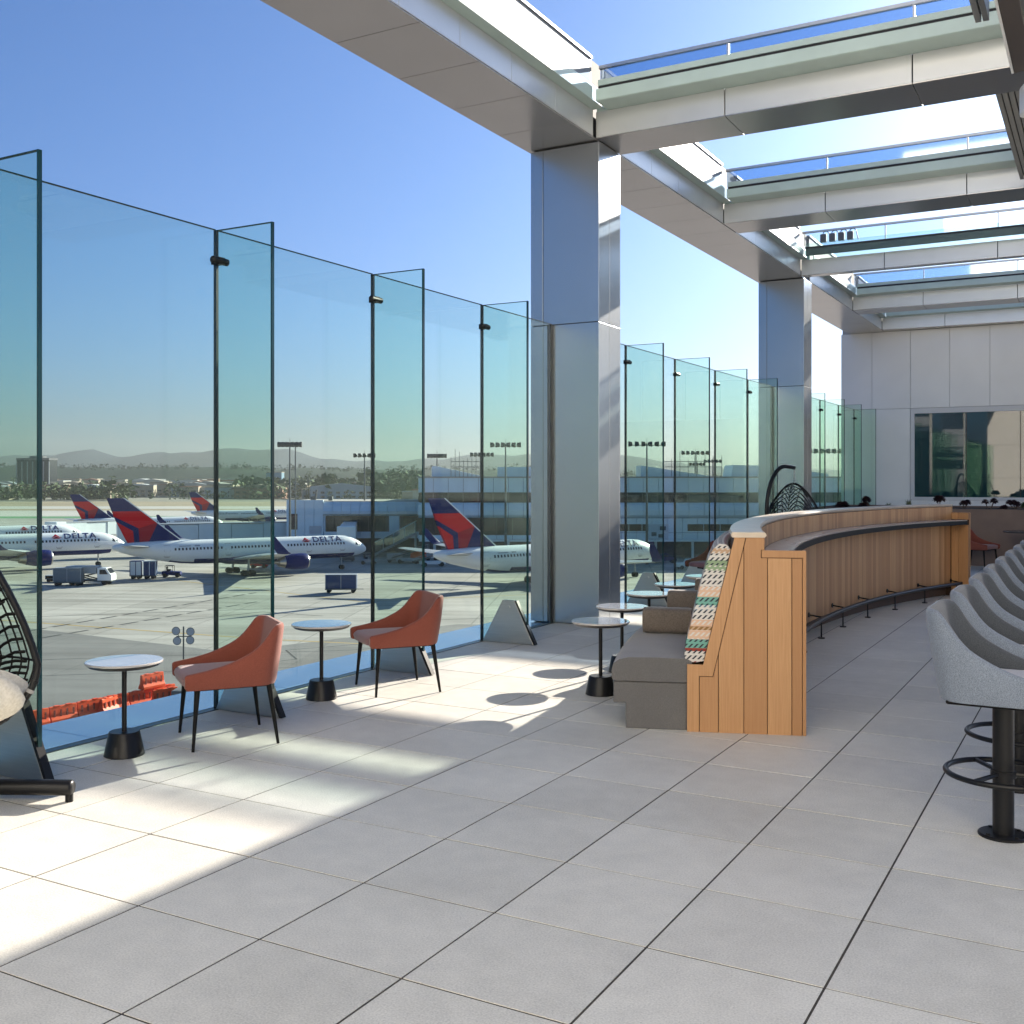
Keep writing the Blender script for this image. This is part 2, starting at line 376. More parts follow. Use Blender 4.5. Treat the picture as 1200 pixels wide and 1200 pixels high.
# ------------------------------------------------------------------ world, sun, camera
EL=20.95; SUNAZ=math.atan2(.161,.987)          # towards the sun: mostly +Y, a little +X
w=bpy.data.worlds.new('World'); scene.world=w; w.use_nodes=True
nt=w.node_tree; nt.nodes.clear()
sky=nt.nodes.new('ShaderNodeTexSky'); sky.sky_type='NISHITA'; sky.sun_disc=False
sky.sun_elevation=radians(EL); sky.sun_rotation=SUNAZ; sky.air_density=1.0; sky.dust_density=1.8; sky.ozone_density=10.0; sky.altitude=30
bg=nt.nodes.new('ShaderNodeBackground'); bg.inputs[1].default_value=.05
wo=nt.nodes.new('ShaderNodeOutputWorld'); nt.links.new(sky.outputs[0],bg.inputs[0]); nt.links.new(bg.outputs[0],wo.inputs[0])
sd=bpy.data.lights.new('sun','SUN'); sd.energy=4.4; sd.angle=radians(.4); sd.color=(1,.91,.79)
so=bpy.data.objects.new('sun',sd); col.objects.link(so)
tosun=Vector((sin(SUNAZ)*cos(radians(EL)),cos(SUNAZ)*cos(radians(EL)),sin(radians(EL))))
so.rotation_euler=tosun.to_track_quat('Z','Y').to_euler()
cd=bpy.data.cameras.new('camera'); cam=bpy.data.objects.new('camera',cd); col.objects.link(cam); scene.camera=cam
cd.sensor_width=36; cd.lens=36*1249.2/1200; cd.shift_y=-(600-563.24)/1200; cd.clip_start=.05; cd.clip_end=40000
cam.location=(0,0,1.6228); cam.rotation_euler=(pi/2,0,YAW)
vs=scene.view_settings; vs.view_transform='Standard'; vs.look='None'; vs.gamma=1; vs.use_curve_mapping=False; vs.exposure=1.74
cy=scene.cycles; cy.transparent_max_bounces=40; cy.max_bounces=10; cy.glossy_bounces=6; cy.diffuse_bounces=4; cy.volume_bounces=0
cy.caustics_reflective=False; cy.sample_clamp_indirect=6

# ------------------------------------------------------------------ terrace floor
XG=-5.53                                      # line of the glass screen
f=MB(); g=.0035
for i in range(-3,18):
    x0=(i-6.2947)*.61
    for j in range(-10,42):
        y0=(j+3.7254)*.605
        a,b,c,d=max(x0+g*1.3,XG+.02),x0+.61-g*1.3,y0+g*1.2,y0+.605-g*1.2
        if b-a<.03 or d>28.3: continue
        f.tone=R(); dz=U(-.0006,.0006)
        f.box(a,b,c,d,-.05,dz)
fl=struct(f.build('terrace_floor',PAVER,bevel=.0005))
f=MB(); f.box(XG+.01,6.5,-5,28.38,-.5,-.0022); struct(f.build('floor_joint_bed',JOINT))
# metal ledge outside the screen
t=thing('metal_ledge','pale metal coping ledge running outside the foot of the glass screen','ledge',(XG,0,0))
f=MB()
for k in range(19):
    y0=-4.6+k*1.84; f.box(-.66,-.05,y0,y0+1.832,-.06,-.004)
f.build('coping',LEDGE,t,bevel=.004)
f=MB(); f.box(-.64,-.06,-4.6,28.4,-1.2,-.07); f.build('upstand',GREYW,t)
f=MB(); f.box(-.05,.03,-4.6,28.4,-.06,.0045); f.build('base_channel',SEAL,t)

# ------------------------------------------------------------------ glass screen: panes and fins
HG=3.40
def pane(y0,y1,lab):
    t=thing('glass_screen',lab,'glass panel',(XG,(y0+y1)/2,0),0,'glass panels of the wind screen')
    h=(y1-y0)/2
    f=MB(); f.box(-.009,.009,-h,h,.005,HG); f.build('pane',GLASS,t)
    f=MB(); f.box(-.0095,.0095,-h,h,HG,HG+.005); f.build('edge',GLASSEDGE,t)
FD=.53
def make_fin():
    t=thing('glass_fin','','glass fin',group='glass fins bracing the wind screen')
    f=MB(); f.box(.012,FD-.012,-.011,.011,.02,HG-.004); f.build('pane',FINGLASS,t)
    f=MB(); f.box(FD-.012,FD,-.012,.012,.02,HG); f.box(.012,FD-.012,-.0115,.0115,HG-.004,HG); f.build('edge',GLASSEDGE,t)
    f=MB(); f.box(-.014,.012,-.011,.011,.006,HG); f.build('seal',SEAL,t)
    for s in (-1,1):
        f=MB(); pl=[(.02,.006),(.60,.006),(.385,.43),(.25,.43)]
        f.prism(pl,lambda a,b,tt:(a,tt,b),s*.013,s*.024)
        f.tube([(.318,s*.022,.36),(.318,s*.030,.36)],.022,16)
        sh=f.build('shoe_plate',STEEL,t,bevel=.0015)
    f=MB(); f.prism([(.602,.006),(.625,.006),(.41,.43),(.387,.43)],lambda a,b,tt:(a,tt,b),-.024,.024); f.build('shoe_edge',BLACK,t)
    f=MB(); f.tube([(.035,-.075,3.18),(.035,-.07,3.18),(.035,.07,3.18),(.035,.075,3.18)],[.018,.026,.026,.018],14)
    f.box(-.02,.055,-.03,.03,3.155,3.205); f.build('clamp',BLACK,t,smooth=True,auto=40)
    return t
seams=[-1.76,.08,1.92,3.76,5.59,7.44,9.28]; sb2=[12.97,14.80,16.63,18.42]; sb3=[22.0,23.83,25.67,27.45]
fin0=make_fin(); flabs={-1.76:'glass fin behind the viewpoint, furthest from the columns',.08:'glass fin beside the viewpoint, before the hanging chair',1.92:'glass fin left of the hanging chair',
 3.76:'nearest glass fin in view with dark teal edge beside the hanging chair',5.59:'glass fin behind the nearest coral chair, tall clear blade',7.44:'glass fin behind the second coral chair',9.28:'glass fin next to the near column with its wedge foot in full view',
 12.97:'first glass fin past the near column',14.80:'second glass fin past the near column, foot behind the round tables',16.63:'third glass fin past the near column',18.42:'last glass fin before the far column',
 22.0:'glass fin just past the far column',23.83:'glass fin midway between far column and end wall',25.67:'glass fin near the end wall',27.45:'glass fin closest to the end wall'}
for k,y in enumerate(seams+sb2+sb3):
    o=fin0 if k==0 else copy_tree(fin0); o.location=(XG,y,0); o['label']=flabs[y]
def pl(lst,what):
    for a,b in zip(lst[:-1],lst[1:]):
        pane(a+.012,b-.012,what[(a,b)])
B1=seams+[10.84]; B2=[11.46]+sb2+[20.04]; B3=[20.66]+sb3+[28.38]
PLAB={}
for lst,tx in ((B1,['glass panel behind the viewpoint','glass panel at the viewpoint','glass panel left of the hanging chair','clear glass panel behind the hanging chair','wide glass panel behind the small table and barrier, between the two nearest fins','glass panel behind the second white table','glass panel between second coral chair and the last wedge foot','glass panel meeting the near column']),
 (B2,['glass panel starting at the far side of the near column','glass panel past the near column, between first and second fins there','glass panel behind the curved booth, between second and third fins','glass panel behind the booth backrest top','glass panel meeting the far column']),
 (B3,['glass panel leaving the far column','glass panel second past the far column','glass panel third past the far column','glass panel fourth past the far column','narrow glass panel against the end wall'])):
    for a,b,l in zip(lst[:-1],lst[1:],tx): PLAB[(a,b)]=l
for l in (B1,B2,B3): pl(l,PLAB)

# ------------------------------------------------------------------ clad columns
BOXG=M('box_grey',(.10,.11,.13),.5)
def column(y0,lab):
    t=thing('clad_column',lab,'column',(-5.38,y0+.3,0),0,'clad columns of the roof frame')
    X0,X1,Y0,Y1=-.43,.43,-.3,.3
    f=MB(); f.box(X0+.03,X1-.03,Y0+.03,Y1-.03,0,5.40); f.build('core',DARKJ,t)
    f=MB()
    for z0,z1 in ((.01,3.395),(3.403,5.405)):
        for a,b in ((X0,X0+.155),(X0+.163,X1)):
            f.box(a,b,Y0,Y0+.025,z0,z1); f.box(a,b,Y1-.025,Y1,z0,z1)
        for a,b in ((Y0+.0255,-.004),(.004,Y1-.0255)):
            f.box(X1-.0255,X1-.0005,a,b,z0,z1); f.box(X0+.0005,X0+.0255,a,b,z0,z1)
    f.build('cladding',CLAD,t,bevel=.002)
    f=MB(); f.box(.0,0+.0,0,0,0,0) if 0 else None
    f.box(-.19,-.175,Y0-.05,Y0-.002,.0,3.40); f.box(-.165,-.14,Y0-.05,Y0-.002,.0,3.40)
    f.build('glass_channel',SEAL,t)
    f=MB(); f.box(-.172,-.168,Y0-.045,Y0-.002,.0,3.40); f.build('channel_trim',RAILM,t)
column(10.85,'near clad metal column between the glass screen bays')
column(20.05,'far clad metal column behind the curved booth')

# ------------------------------------------------------------------ roof frame
ZB=5.42
def long_beam(y0,y1,lab,openings):
    t=thing('edge_beam',lab,'roof beam',(-5.405,y0,0),0,'edge beams over the glass screen')
    L=y1-y0; f=MB(); n=max(1,round(L/.925)); p=L/n
    for k in range(n): f.box(-.445,.435,k*p+.004,(k+1)*p-.004,ZB,ZB+.02)
    f.build('soffit',SOFFIT,t,bevel=.002)
    f=MB(); f.box(-.42,.40,.01,L-.01,ZB+.012,ZB+.88); f.box(.40,.425,.01,L-.01,ZB+.012,ZB+.295); f.build('core',DARKJ,t)
    f=MB()
    for a,b in openings:
        a-=y0; b-=y0; n=max(1,round((b-a)/.925)); p=(b-a)/n
        for k in range(n): f.box(.426,.445,a+k*p+.003,a+(k+1)*p-.003,ZB+.012,ZB+.295)
    f.box(-.445,-.421,0,L,ZB+.022,ZB+.95)
    f.build('fascia_panel',PANEL,t,bevel=.002)
    f=MB(); g2=MB(); r=MB()
    for a,b in openings:
        a-=y0; b-=y0
        f.box(.43,.575,a,b,ZB+.298,ZB+.312); f.box(.56,.575,a,b,ZB+.312,ZB+.44); f.box(.50,.515,a,b,ZB+.36,ZB+.52)
        n=max(1,round((b-a)/1.2)); p=(b-a)/n
        for k in range(n): g2.box(.405,.425,a+k*p+.004,a+(k+1)*p-.004,ZB+.314,ZB+.86)
        r.box(.385,.44,a,b,ZB+.862,ZB+.90)
    f.build('gutter',MINT,t,bevel=.003); g2.build('upstand',UPST,t,bevel=.002); r.build('rail',RAILM,t,bevel=.004)
TB=[10.78,15.31,19.88,24.48,28.02]; TW=.69; XR=3.4
def cross_beam(y,lab,last=False):
    t=thing('cross_beam',lab,'roof beam',(-4.958,y,0),0,'cross beams of the open roof')
    L=XR+4.958; js=[0]+[1.478+1.85*k for k in range(4) if 1.478+1.85*k<L]+[L]; W=.36 if last else (.20 if y==TB[2] else TW)  # third beam slimmed and made see-through to let sun onto the floor
    f=MB()
    for a,b in zip(js[:-1],js[1:]): f.box(a+.003,b-.003,.0,W,ZB,ZB+.018)
    f.build('soffit',SOFFIT,t,bevel=.002)
    f=MB(); f.box(.0,L,.02,W-.02,ZB+.012,ZB+.29); f.build('core',DARKJ,t)
    f=MB()
    for a,b in zip(js[:-1],js[1:]):
        f.box(a+.006,b-.006,-.002,.018,ZB+.010,ZB+.288)
        if not last: f.box(a+.006,b-.006,W-.018,W+.002,ZB+.010,ZB+.288)
    f.build('fascia_panel',PANEL,t,bevel=.002)
    f=MB(); g2=MB(); r=MB()
    for s in (0,):
        T=(lambda x,yy,z: (x,yy,z)) if s==0 else (lambda x,yy,z:(x,W-yy,z))
        f.box(.147,L,-.30,.02,ZB+.292,ZB+.304,T=T); f.box(.147,L,-.315,-.30,ZB+.296,ZB+.42,T=T); f.box(.147,L,-.26,-.245,ZB+.472,ZB+.535,T=T)
    f.build('gutter',MINTCLEAR if y==TB[2] else MINT,t)
    f=MB(); f.box(.147,L,-.25,-.238,ZB+.306,ZB+.470); f.build('gutter_shadow_gap',DARKJ,t)
    f=MB(); f.box(.004,.15,.021,.085,ZB+.291,ZB+.53); f.build('sun_leak_block',MINT,t)  # added block that stops sun leaking through the beam corner
    for a,b in zip(js[:-1],js[1:]): g2.box(a+.012,b-.012,.10,.112,ZB+.42,ZB+.80)
    g2.build('upstand',CLEARUP if y==TB[2] else COATED,t)
    for x in js[1:-1]: r.box(x-.010,x+.010,.095,.13,ZB+.42,ZB+.80)
    r.box(0,L,.085,.135,ZB+.80,ZB+.835); r.build('rail',RAILM,t)
ord_=['nearest cross beam, largest of the open roof','second cross beam from the viewpoint','third cross beam, meeting the far column','fourth cross beam before the end wall','shallow cross beam lying along the top of the end wall']
for k,y in enumerate(TB): cross_beam(y,ord_[k]+', pale metal fascia',k==4)
long_beam(-5,11.13,'nearest edge beam with brown reflective soffit, running up to the near column',[(-5,10.72)])
long_beam(11.135,20.33,'middle edge beam between the two clad columns',[(11.5,15.3),(16.0,19.85)])
long_beam(20.335,28.36,'far edge beam from the far column to the end wall',[(20.58,24.46),(25.2,28.0)])

# slatted canopies to the right, hanging over the bar
def canopy(y0,y1,x0,lab,x1=XR):
    t=thing('slatted_canopy',lab,'canopy',(x0,y0,ZB),0,'slatted canopies over the bar'); L=y1-y0
    f=MB()
    for k in range(int((x1-x0)/.058)): f.box(k*.058,k*.058+.045,0,L,.02,.05)
    f.build('slats',SLATG,t,bevel=.003)
    f=MB(); f.box(.0,x1-x0,0,L,.068,.16); f.build('deck',BLACKM,t)
canopy(11.49,14.95,-.965,'slatted grey canopy between nearest and second cross beams, top right',1.1)
canopy(16.02,19.55,-.95,'slatted grey canopy between second and third cross beams',3.3)
canopy(20.14,24.15,-.95,'slatted grey canopy between third and fourth cross beams',3.3)
canopy(25.2,28.0,-.95,'slatted grey canopy between fourth cross beam and end wall',1.5)
canopy(5.5,10.42,-.42,'nearest slatted canopy over the bar, at the top right corner',1.2)
t=thing('ceiling_trim','narrow slatted brown trim strip along the nearest roof opening','trim',(-.955,4,ZB))
f=MB(); f.box(0,.045,0,5.6,.0,.30); f.box(.06,.105,0,5.6,.0,.30); f.build('trim_strip',SLATG,t,bevel=.003)
t=thing('radiant_heater','long flat heater panel hanging under the nearest canopy','heater',(-.72,6.2,5.12))
f=MB(); f.box(0,.02,0,3.9,.0,.30); f.build('front_lip',WALLP,t,bevel=.003)
f=MB(); f.prism([(.022,.0),(.16,.02),(.16,.30),(.022,.30)],lambda a,b,tt:(a,tt,b),0,3.9); f.build('housing',M('heater_brown',(.07,.055,.045),.4,.2),t,bevel=.004)
f=MB()
for yy in (.6,2.0,3.4): f.tube([(.09,yy,.29),(.09,yy,.36)],.012,8)
f.build('hanger',BLACK,t)
t=thing('patio_heater','dark curved heater hood under the second cross beam','heater',(-.62,15.12,5.02),radians(12))
f=MB(); rings=[]
for k in range(9):
    a=pi*k/8; rings.append([(-.20*cos(a)-.02+x,y,.20*sin(a)*.8) for x,y in ((0,-.16),(0,.16))])
vs_=[]; f2=[]
for k in range(13):
    a=pi*k/12
    for rr in (.21,.185):
        for yy in (-.3,.3): vs_.append((-rr*cos(a),yy,rr*.85*sin(a)))
for k in range(12):
    o=k*4; f2 += [(o,o+1,o+5,o+4),(o+2,o+6,o+7,o+3),(o,o+4,o+6,o+2),(o+1,o+3,o+7,o+5)]
f.add(vs_,f2+[(0,2,3,1),(48,49,51,50)]); f.build('hood',M('heater_metal',(.10,.11,.12),.25,.9),t,smooth=True,auto=35)
f=MB()
for k in range(4): f.tube([(-.12+.08*k,-.27,.0),(-.12+.08*k,.27,.0)],.012,8)
f.build('element',M('heater_element',(.45,.42,.38),.3,.7),t)
f=MB(); f.tube([(0,0,.17),(0,0,.39)],.02,8); f.build('bracket',BLACK,t)
t=thing('ceiling_speaker','white boxy speaker fixed under the nearest cross beam at the right edge','speaker',(-.60,10.95,5.16),radians(20))
f=MB(); f.box(-.10,.10,-.09,.09,-.16,.13); f.build('case',M('white_plastic',(.75,.75,.74),.4),t,bevel=.03)
f=MB(); f.box(-.075,.075,-.094,-.0905,-.13,.09); f.build('grille',M('speaker_grille',(.55,.55,.54),.7),t)
f=MB(); f.box(-.02,.02,-.02,.02,.13,.258); f.build('bracket',BLACK,t)
# solid boxes standing in for a reflection seen in the upstand
for k,l in enumerate(('leftmost small grey box standing in for a reflection, first of four on the third cross beam','second from left of four small boxes standing in for a reflection on the third cross beam','third from left of four small boxes standing in for a reflection on the third cross beam','rightmost small box standing in for a reflection, with a dangling cable, on the third cross beam')):
    t=thing('reflected_box',l,'reflected box',(-4.62+.16*k,19.86,6.10),0,'boxes standing in for a reflection on the third cross beam')
    f=MB(); f.box(.0,.11,.05,.115,-.09,.06); f.build('case',BOXG,t,bevel=.008)
    f=MB(); f.tube([(.05+.006*q,.06-.02*sin(q*.5),.06+.05*sin(q*.165)) for q in range(20)]+([(.20,.07,-.10)] if k==3 else [(.165,.07,.055)]),.008,6); f.build('cable',BLACK,t)

# ------------------------------------------------------------------ end wall with window, planter
t=thing('end_wall','pale panelled end wall closing the terrace, with a wide dark window','wall',(0,28.40,0))
X0,X1=-6.05,XR
f=MB(); f.box(X0+.03,X1,.03,4.5,-.4,ZB+.3); f.build('core',GREYW,t)
vj=[X0,-5.275,-4.34,-3.415,-2.50,-1.58,-.66,.26,1.18,2.1,X1]
f=MB()
for a,b in zip(vj[:-1],vj[1:]):
    f.box(a+.004,b-.004,0,.029,3.452,ZB-.006)
for a,b in ((X0,-5.275),(-5.275,-4.345)): f.box(a+.004,b-.004,0,.029,.0,3.444)
for a,b in zip(vj[2:-1],vj[3:]): f.box(a+.004,b-.004,0,.029,.0,1.13)
f.build('panel',WALLP,t,bevel=.002)
fr=MB(); fr.box(-4.335,X1,-.012,.029,3.31,3.44); fr.box(-4.335,X1,-.012,.029,1.135,1.215); fr.box(-4.335,-4.24,-.0122,.029,1.2155,3.3095)
wf=fr.build('window_frame',M('white_frame',(.72,.72,.71),.4),t,bevel=.003)
f=MB()
for a,b in zip([-4.24,-3.03,-1.82,-.61,.6,1.81],[-3.035,-1.825,-.615,.595,1.805,X1]): f.box(a,b,.012,.024,1.215,3.31)
f.build('pane',M('end_window_glass',(.012,.045,.05),.02,0,spec=1.0),wf)
f=MB(); 
for a in (-3.03,-1.82,-.61,.6,1.81): f.box(a-.012,a+.004,.004,.026,1.216,3.309)
f.build('mullion',SEAL,wf)
t=thing('planter_box','long brown planter box standing in front of the end wall','planter',(-5.3,22.03,0))
f=MB(); f.box(0,12,0,.05,0,1.08); f.box(0,12,2.75,2.8,0,1.08); f.box(0,.05,.05,2.75,0,1.08); f.box(11.95,12,.05,2.75,0,1.08); f.build('planter_wall',BROWNW,t,bevel=.006)
f=MB(); f.box(.05,11.95,.05,2.75,.6,1.045); f.build('soil_bed',SOIL,t)
def rosette(f,c,r,n=30,m=0):
    for k in range(n):
        a=k*2.4; el=-.6+2.0*(k/n); rr=r*(1.15-.4*k/n)
        d=Vector((cos(a)*cos(el),sin(a)*cos(el),sin(el))); s=Vector((-sin(a),cos(a),0))*rr*.34; up=Vector((0,0,rr*.16))
        c=Vector(c); f.add([c,c+d*rr*.6+s+up,c+d*rr,c+d*rr*.6-s+up],[(0,1,2,3)],m)
def aeonium(x,y,h,r,heads,lab,mat=None):
    t=thing('aeonium_plant',lab,'plant',(x,y,1.04),U(0,6),'potted plants along the planter')
    f=MB(); g2=MB()
    for k in range(heads):
        a=U(0,6.28); d=U(.02,.11)*min(heads-1,1); hh=h*U(.75,1)
        p=(cos(a)*d,sin(a)*d,hh); f.tube([(cos(a)*d*.1,sin(a)*d*.1,-.02),(cos(a)*d*.6,sin(a)*d*.6,hh*.5),p],.008,6)
        rosette(g2,p,r*U(.8,1.1))
    f.build('stem',STEM,t); g2.build('rosette',mat or ROSE,t)
def tuft(x,y,h,lab):
    t=thing('grass_tuft',lab,'plant',(x,y,1.04),0,'potted plants along the planter'); f=MB()
    for k in range(70):
        a=U(0,6.28); sp=U(.1,.55); hh=h*U(.6,1); w_=.005
        p0=Vector((U(-.03,.03),U(-.03,.03),-.01)); p1=p0+Vector((cos(a)*sp*hh*.4,sin(a)*sp*hh*.4,hh*.65)); p2=p0+Vector((cos(a)*sp*hh,sin(a)*sp*hh,hh))
        s=Vector((-sin(a),cos(a),0))*w_
        f.add([p0-s,p0+s,p1+s,p1-s,p2],[(0,1,2,3),(3,2,4)])
    f.build('blades',GRASST,t)
aeonium(-4.75,22.35,.10,.10,5,'dark bushy rosette plant right beside the far hanging chair')
aeonium(-4.32,22.4,.10,.09,4,'dark low rosette plant left of the tall twin one behind the bar',)
aeonium(-4.17,22.3,.22,.10,3,'dark tall twin rosette plant against the far column glass')
tuft(-3.85,22.45,.17,'small straw grass tuft left of the bigger tuft by the end wall corner')
tuft(-3.45,22.4,.24,'larger green grass tuft under the end wall corner')
tuft(-3.05,22.5,.15,'low grass tuft left of the leaning plant')
tuft(-2.85,22.35,.13,'low grass tuft at the foot of the leaning plant')
aeonium(-2.88,22.3,.27,.11,2,'leaning dark rosette plant under the left edge of the window')
aeonium(-2.45,22.35,.16,.10,2,'dark rosette plant just right of the window corner')
aeonium(-1.98,22.35,.20,.08,3,'slender dark rosette plant above the bar end panel')
aeonium(-1.70,22.3,.08,.07,3,'smallest dark rosette plant over the coral chair')
aeonium(-1.52,22.3,.17,.09,4,'dark clustered rosette plant left of the green succulent')
aeonium(-1.30,22.3,.13,.09,7,'bushy green succulent on the planter above the far table',SUCC)
aeonium(-1.12,22.4,.14,.09,6,'green succulent at the right end of the planted row',SUCC)

# unseen block behind the viewpoint, added to bounce sunlight onto the terrace
t=thing('sun_bounce_block','tall white panelled block added behind the viewpoint to bounce sunlight onto the terrace','building',(0,-3.2,0))
f=MB()
for i in range(9):
    for z0,z1 in ((0,1.75),(1.76,3.44),(3.45,5.4),(5.41,7.4),(7.41,9.4),(9.41,11.5)): f.box(-5.4+i*1.5,-5.4+i*1.5+1.492,-.04,0,z0,z1)
f.build('panel',M('bounce_white',(.84,.81,.73),.6,0,.03,1),t)
f=MB(); f.box(-5.4,8.1,-8,-.045,-.4,11.6); f.build('core',GREYW,t)
t=thing('lounge_tower','part of the terminal under the terrace carrying it','building',(0,0,0))
f=MB(); f.box(-6.0,9,-6,32,ZG,-.55); f.build('wall',GREYW,t)

# ------------------------------------------------------------------ curved booth and bar
CX_,CY_,R0=11.18,11.468,14.41; PH0=radians(199.73); PH1=radians(160.27)
def arc(ph,s,z): r=R0-s; return (CX_+r*cos(ph),CY_+r*sin(ph),z)
def sweep(f,prof,a,b,n,m=0,uv=None,caps=True,mats=None):
    o=len(f.v); k=len(prof); rings=[]
    for i in range(n+1):
        ph=a+(b-a)*i/n; rings.append([arc(ph,s,z) for s,z in prof])
    f.loft(rings,m,caps,mats=mats)
    if uv:
        acc=[0]
        for (s0,z0),(s1,z1) in zip(prof[:-1],prof[1:]): acc.append(acc[-1]+sqrt((s1-s0)**2+(z1-z0)**2))
        for i in range(n+1):
            for j in range(k): f.uv[o+i*k+j]=(R0*abs(b-a)*i/n, uv(j,acc[j]))
bt=thing('curved_booth','long curved cedar booth and bar with striped back cushion and grey bench','booth',(0,0,0))
f=MB(); sweep(f,[(.02,.0),(.02,.42),(.105,.42),(.30,1.25),(.468,1.25),(.468,.13),(.41,.13),(.41,.0)],PH0,PH1,60); f.build('carcass',M('booth_carcass',(.10,.055,.03),.7),bt)
def slats(name,z0,z1):
    f=MB(); ph=PH0-.0008
    while ph>PH1+.002:
        wd=random.choice([.045,.06,.075,.09,.11,.13]); e=max(PH1,ph-wd/R0); f.tone=R()**1.5
        pr=[(.469,z0),(.469,z1),(.492,z1),(.492,z0)]; sweep(f,pr,ph-.00018,e,2); ph=e
    f.build(name,WOOD,bt,bevel=.0015)
slats('lower_cladding',.135,1.005); slats('upper_cladding',1.077,1.252)
f=MB(); sweep(f,[(.285,1.258),(.278,1.275),(.285,1.292),(.49,1.292),(.502,1.275),(.49,1.258)],PH0+.0032,PH1-.002,90); f.build('counter_cap',STONE,bt,smooth=True,auto=30)
f=MB(); sweep(f,[(.47,1.01),(.47,1.064),(.735,1.064),(.735,1.01)],PH0-.0012,PH1+.0015,90); sf=f.build('shelf',BLACKM,bt)
f=MB(); sweep(f,[(.494,1.066),(.494,1.076),(.731,1.076),(.731,1.066)],PH0-.0012,PH1+.0015,90); f.build('shelf_surface',SHELFT,bt)
def end_panel(ph,sgn):
    u=(cos(ph),sin(ph)); tg=(-sin(ph)*sgn,cos(ph)*sgn)
    def T(s,z,t): r=R0-s; return (CX_+r*u[0]+t*tg[0], CY_+r*u[1]+t*tg[1], z)
    f=MB(); f.prism([(.004,0),(.004,.43),(.107,.43),(.306,1.255),(.484,1.255),(.484,1.172),(.743,1.172),(.743,0)],T,-.002,.018); e=f.build('end_panel',M('panel_backing',(.05,.025,.012),.8),bt)
    f=MB()
    P=[[(0,0),(0,.435),(.102,.435),(.302,1.268) ,(.372,1.268),(.163,.362),(.076,.362),(.076,0)],
       [(.080,0),(.080,.358),(.166,.358),(.197,.49),(.197,0)],
       [(.201,0),(.201,.508),(.357,1.185),(.357,0)],
       [(.361,0),(.361,1.202),(.3765,1.268),(.487,1.268),(.487,1.1805),(.466,1.1805),(.466,1.127),(.505,1.127),(.505,0)],
       [(.509,0),(.509,1.127),(.656,1.127),(.656,0)],[(.660,0),(.660,1.127),(.721,1.127),(.721,0)],
       [(.470,1.177),(.747,1.177),(.747,0),(.725,0),(.725,1.131),(.470,1.131)]]
    for p in P: f.tone=R()*.75+.05; f.prism(p,T,.0181,.036)
    f.build('boards',WOOD,e,bevel=.0015)
    f=MB()
    for a,b in ((.497,.60),(.604,.742)):
        f.tone=R()*.6; f.prism([(a,.004),(a,1.006),(b,1.006),(b,.004)],T,-.016,-.0025); f.prism([(a,1.08),(a,1.170),(b,1.170),(b,1.08)],T,-.016,-.0025)
    f.build('inner_boards',WOOD,e,bevel=.0015)
end_panel(PH0,1); end_panel(PH1,-1)
# foot rail
f=MB(); n=40
f.tube([arc(PH0-.004+(PH1-PH0+.008)*i/n,.66,.19) for i in range(n+1)],.025,10); fr=f.build('foot_rail',BLACK,bt,smooth=True,auto=40)
for k in range(10):
    ph=PH0-.034-k*.0712
    if ph<PH1: break
    f=MB()
    f.tube([arc(ph,.66,.0),arc(ph,.66,.18)],.008,8); f.tube([arc(ph,.66,.001),arc(ph,.66,.012)],.035,14)
    f.tube([arc(ph-.012,.66,.195),arc(ph-.012,.49,.215)],.008,8); f.tube([arc(ph-.012,.494,.215),arc(ph-.012,.503,.215)],.026,12)
    f.build('rail_post',BLACK,fr)
# bench
f=MB(); sweep(f,[(-.398,.0),(-.398,.165),(-.478,.165),(-.478,.305),(.018,.305),(.018,.0)],PH0,PH1,60); f.build('seat_base',BENCHF,bt,bevel=.006)
f=MB(); pr=[(-.476,.312),(-.488,.33),(-.490,.38),(-.478,.425),(-.44,.452),(-.38,.466),(-.2,.470),(.0,.466),(.03,.45),(.03,.312)]
sweep(f,pr,PH0+.0008,PH1,60,mats=lambda i,j:1 if 3<=j<=7 else 0); f.build('seat_cushion',[BENCHF,BENCHT],bt,smooth=True,auto=50)
f=MB(); pr=[(.106,.455),(.06,.445),(.0,.448),(-.018,.48),(-.012,.55),(.03,.72),(.08,.93),(.128,1.10),(.165,1.18),(.205,1.215),(.25,1.21),(.278,1.18)]
sweep(f,pr,PH0+.0005,PH1,70,uv=lambda j,a:max(0,a-.09),caps=False)
for ph in (PH0+.0006,PH1):
    o=len(f.v); f.add([arc(ph,a,b) for a,b in pr],[tuple(range(len(pr)))])
    for q,(a,b) in enumerate(pr): f.uv[o+q]=(a*1.0-.12*b,b-.42)
f.build('back_cushion',STRIPE,bt,smooth=True,auto=60)
# bolsters
def bolster(ph,lab):
    t=thing('bolster_cushion',lab,'cushion',arc(ph,-.2,.468),ph+pi,'velvet bolsters on the bench')
    f=MB(); rings=[]
    for x,k in ((-.175,.80),(-.168,.93),(-.15,1.0),(.16,1.0),(.19,.96)):
        ring=[]
        for j in range(24):
            a=2*pi*j/24; e=.55
            cx=abs(cos(a))**e*(1 if cos(a)>0 else -1); cz=abs(sin(a))**e*(1 if sin(a)>0 else -1)
            ring.append((x,.088*k*cx,.10+.095*k*cz))
        rings.append(ring)
    f.loft(rings); f.build('cover',BOLST,t,smooth=True,auto=50)
    f=MB(); 
    f.tube([(-.167,.083*(abs(cos(a))**.55)*(1 if cos(a)>0 else -1),.10+.09*(abs(sin(a))**.55)*(1 if sin(a)>0 else -1)) for a in [2*pi*j/28 for j in range(28)]],.004,6,closed=True); f.build('piping',BOLST,t)
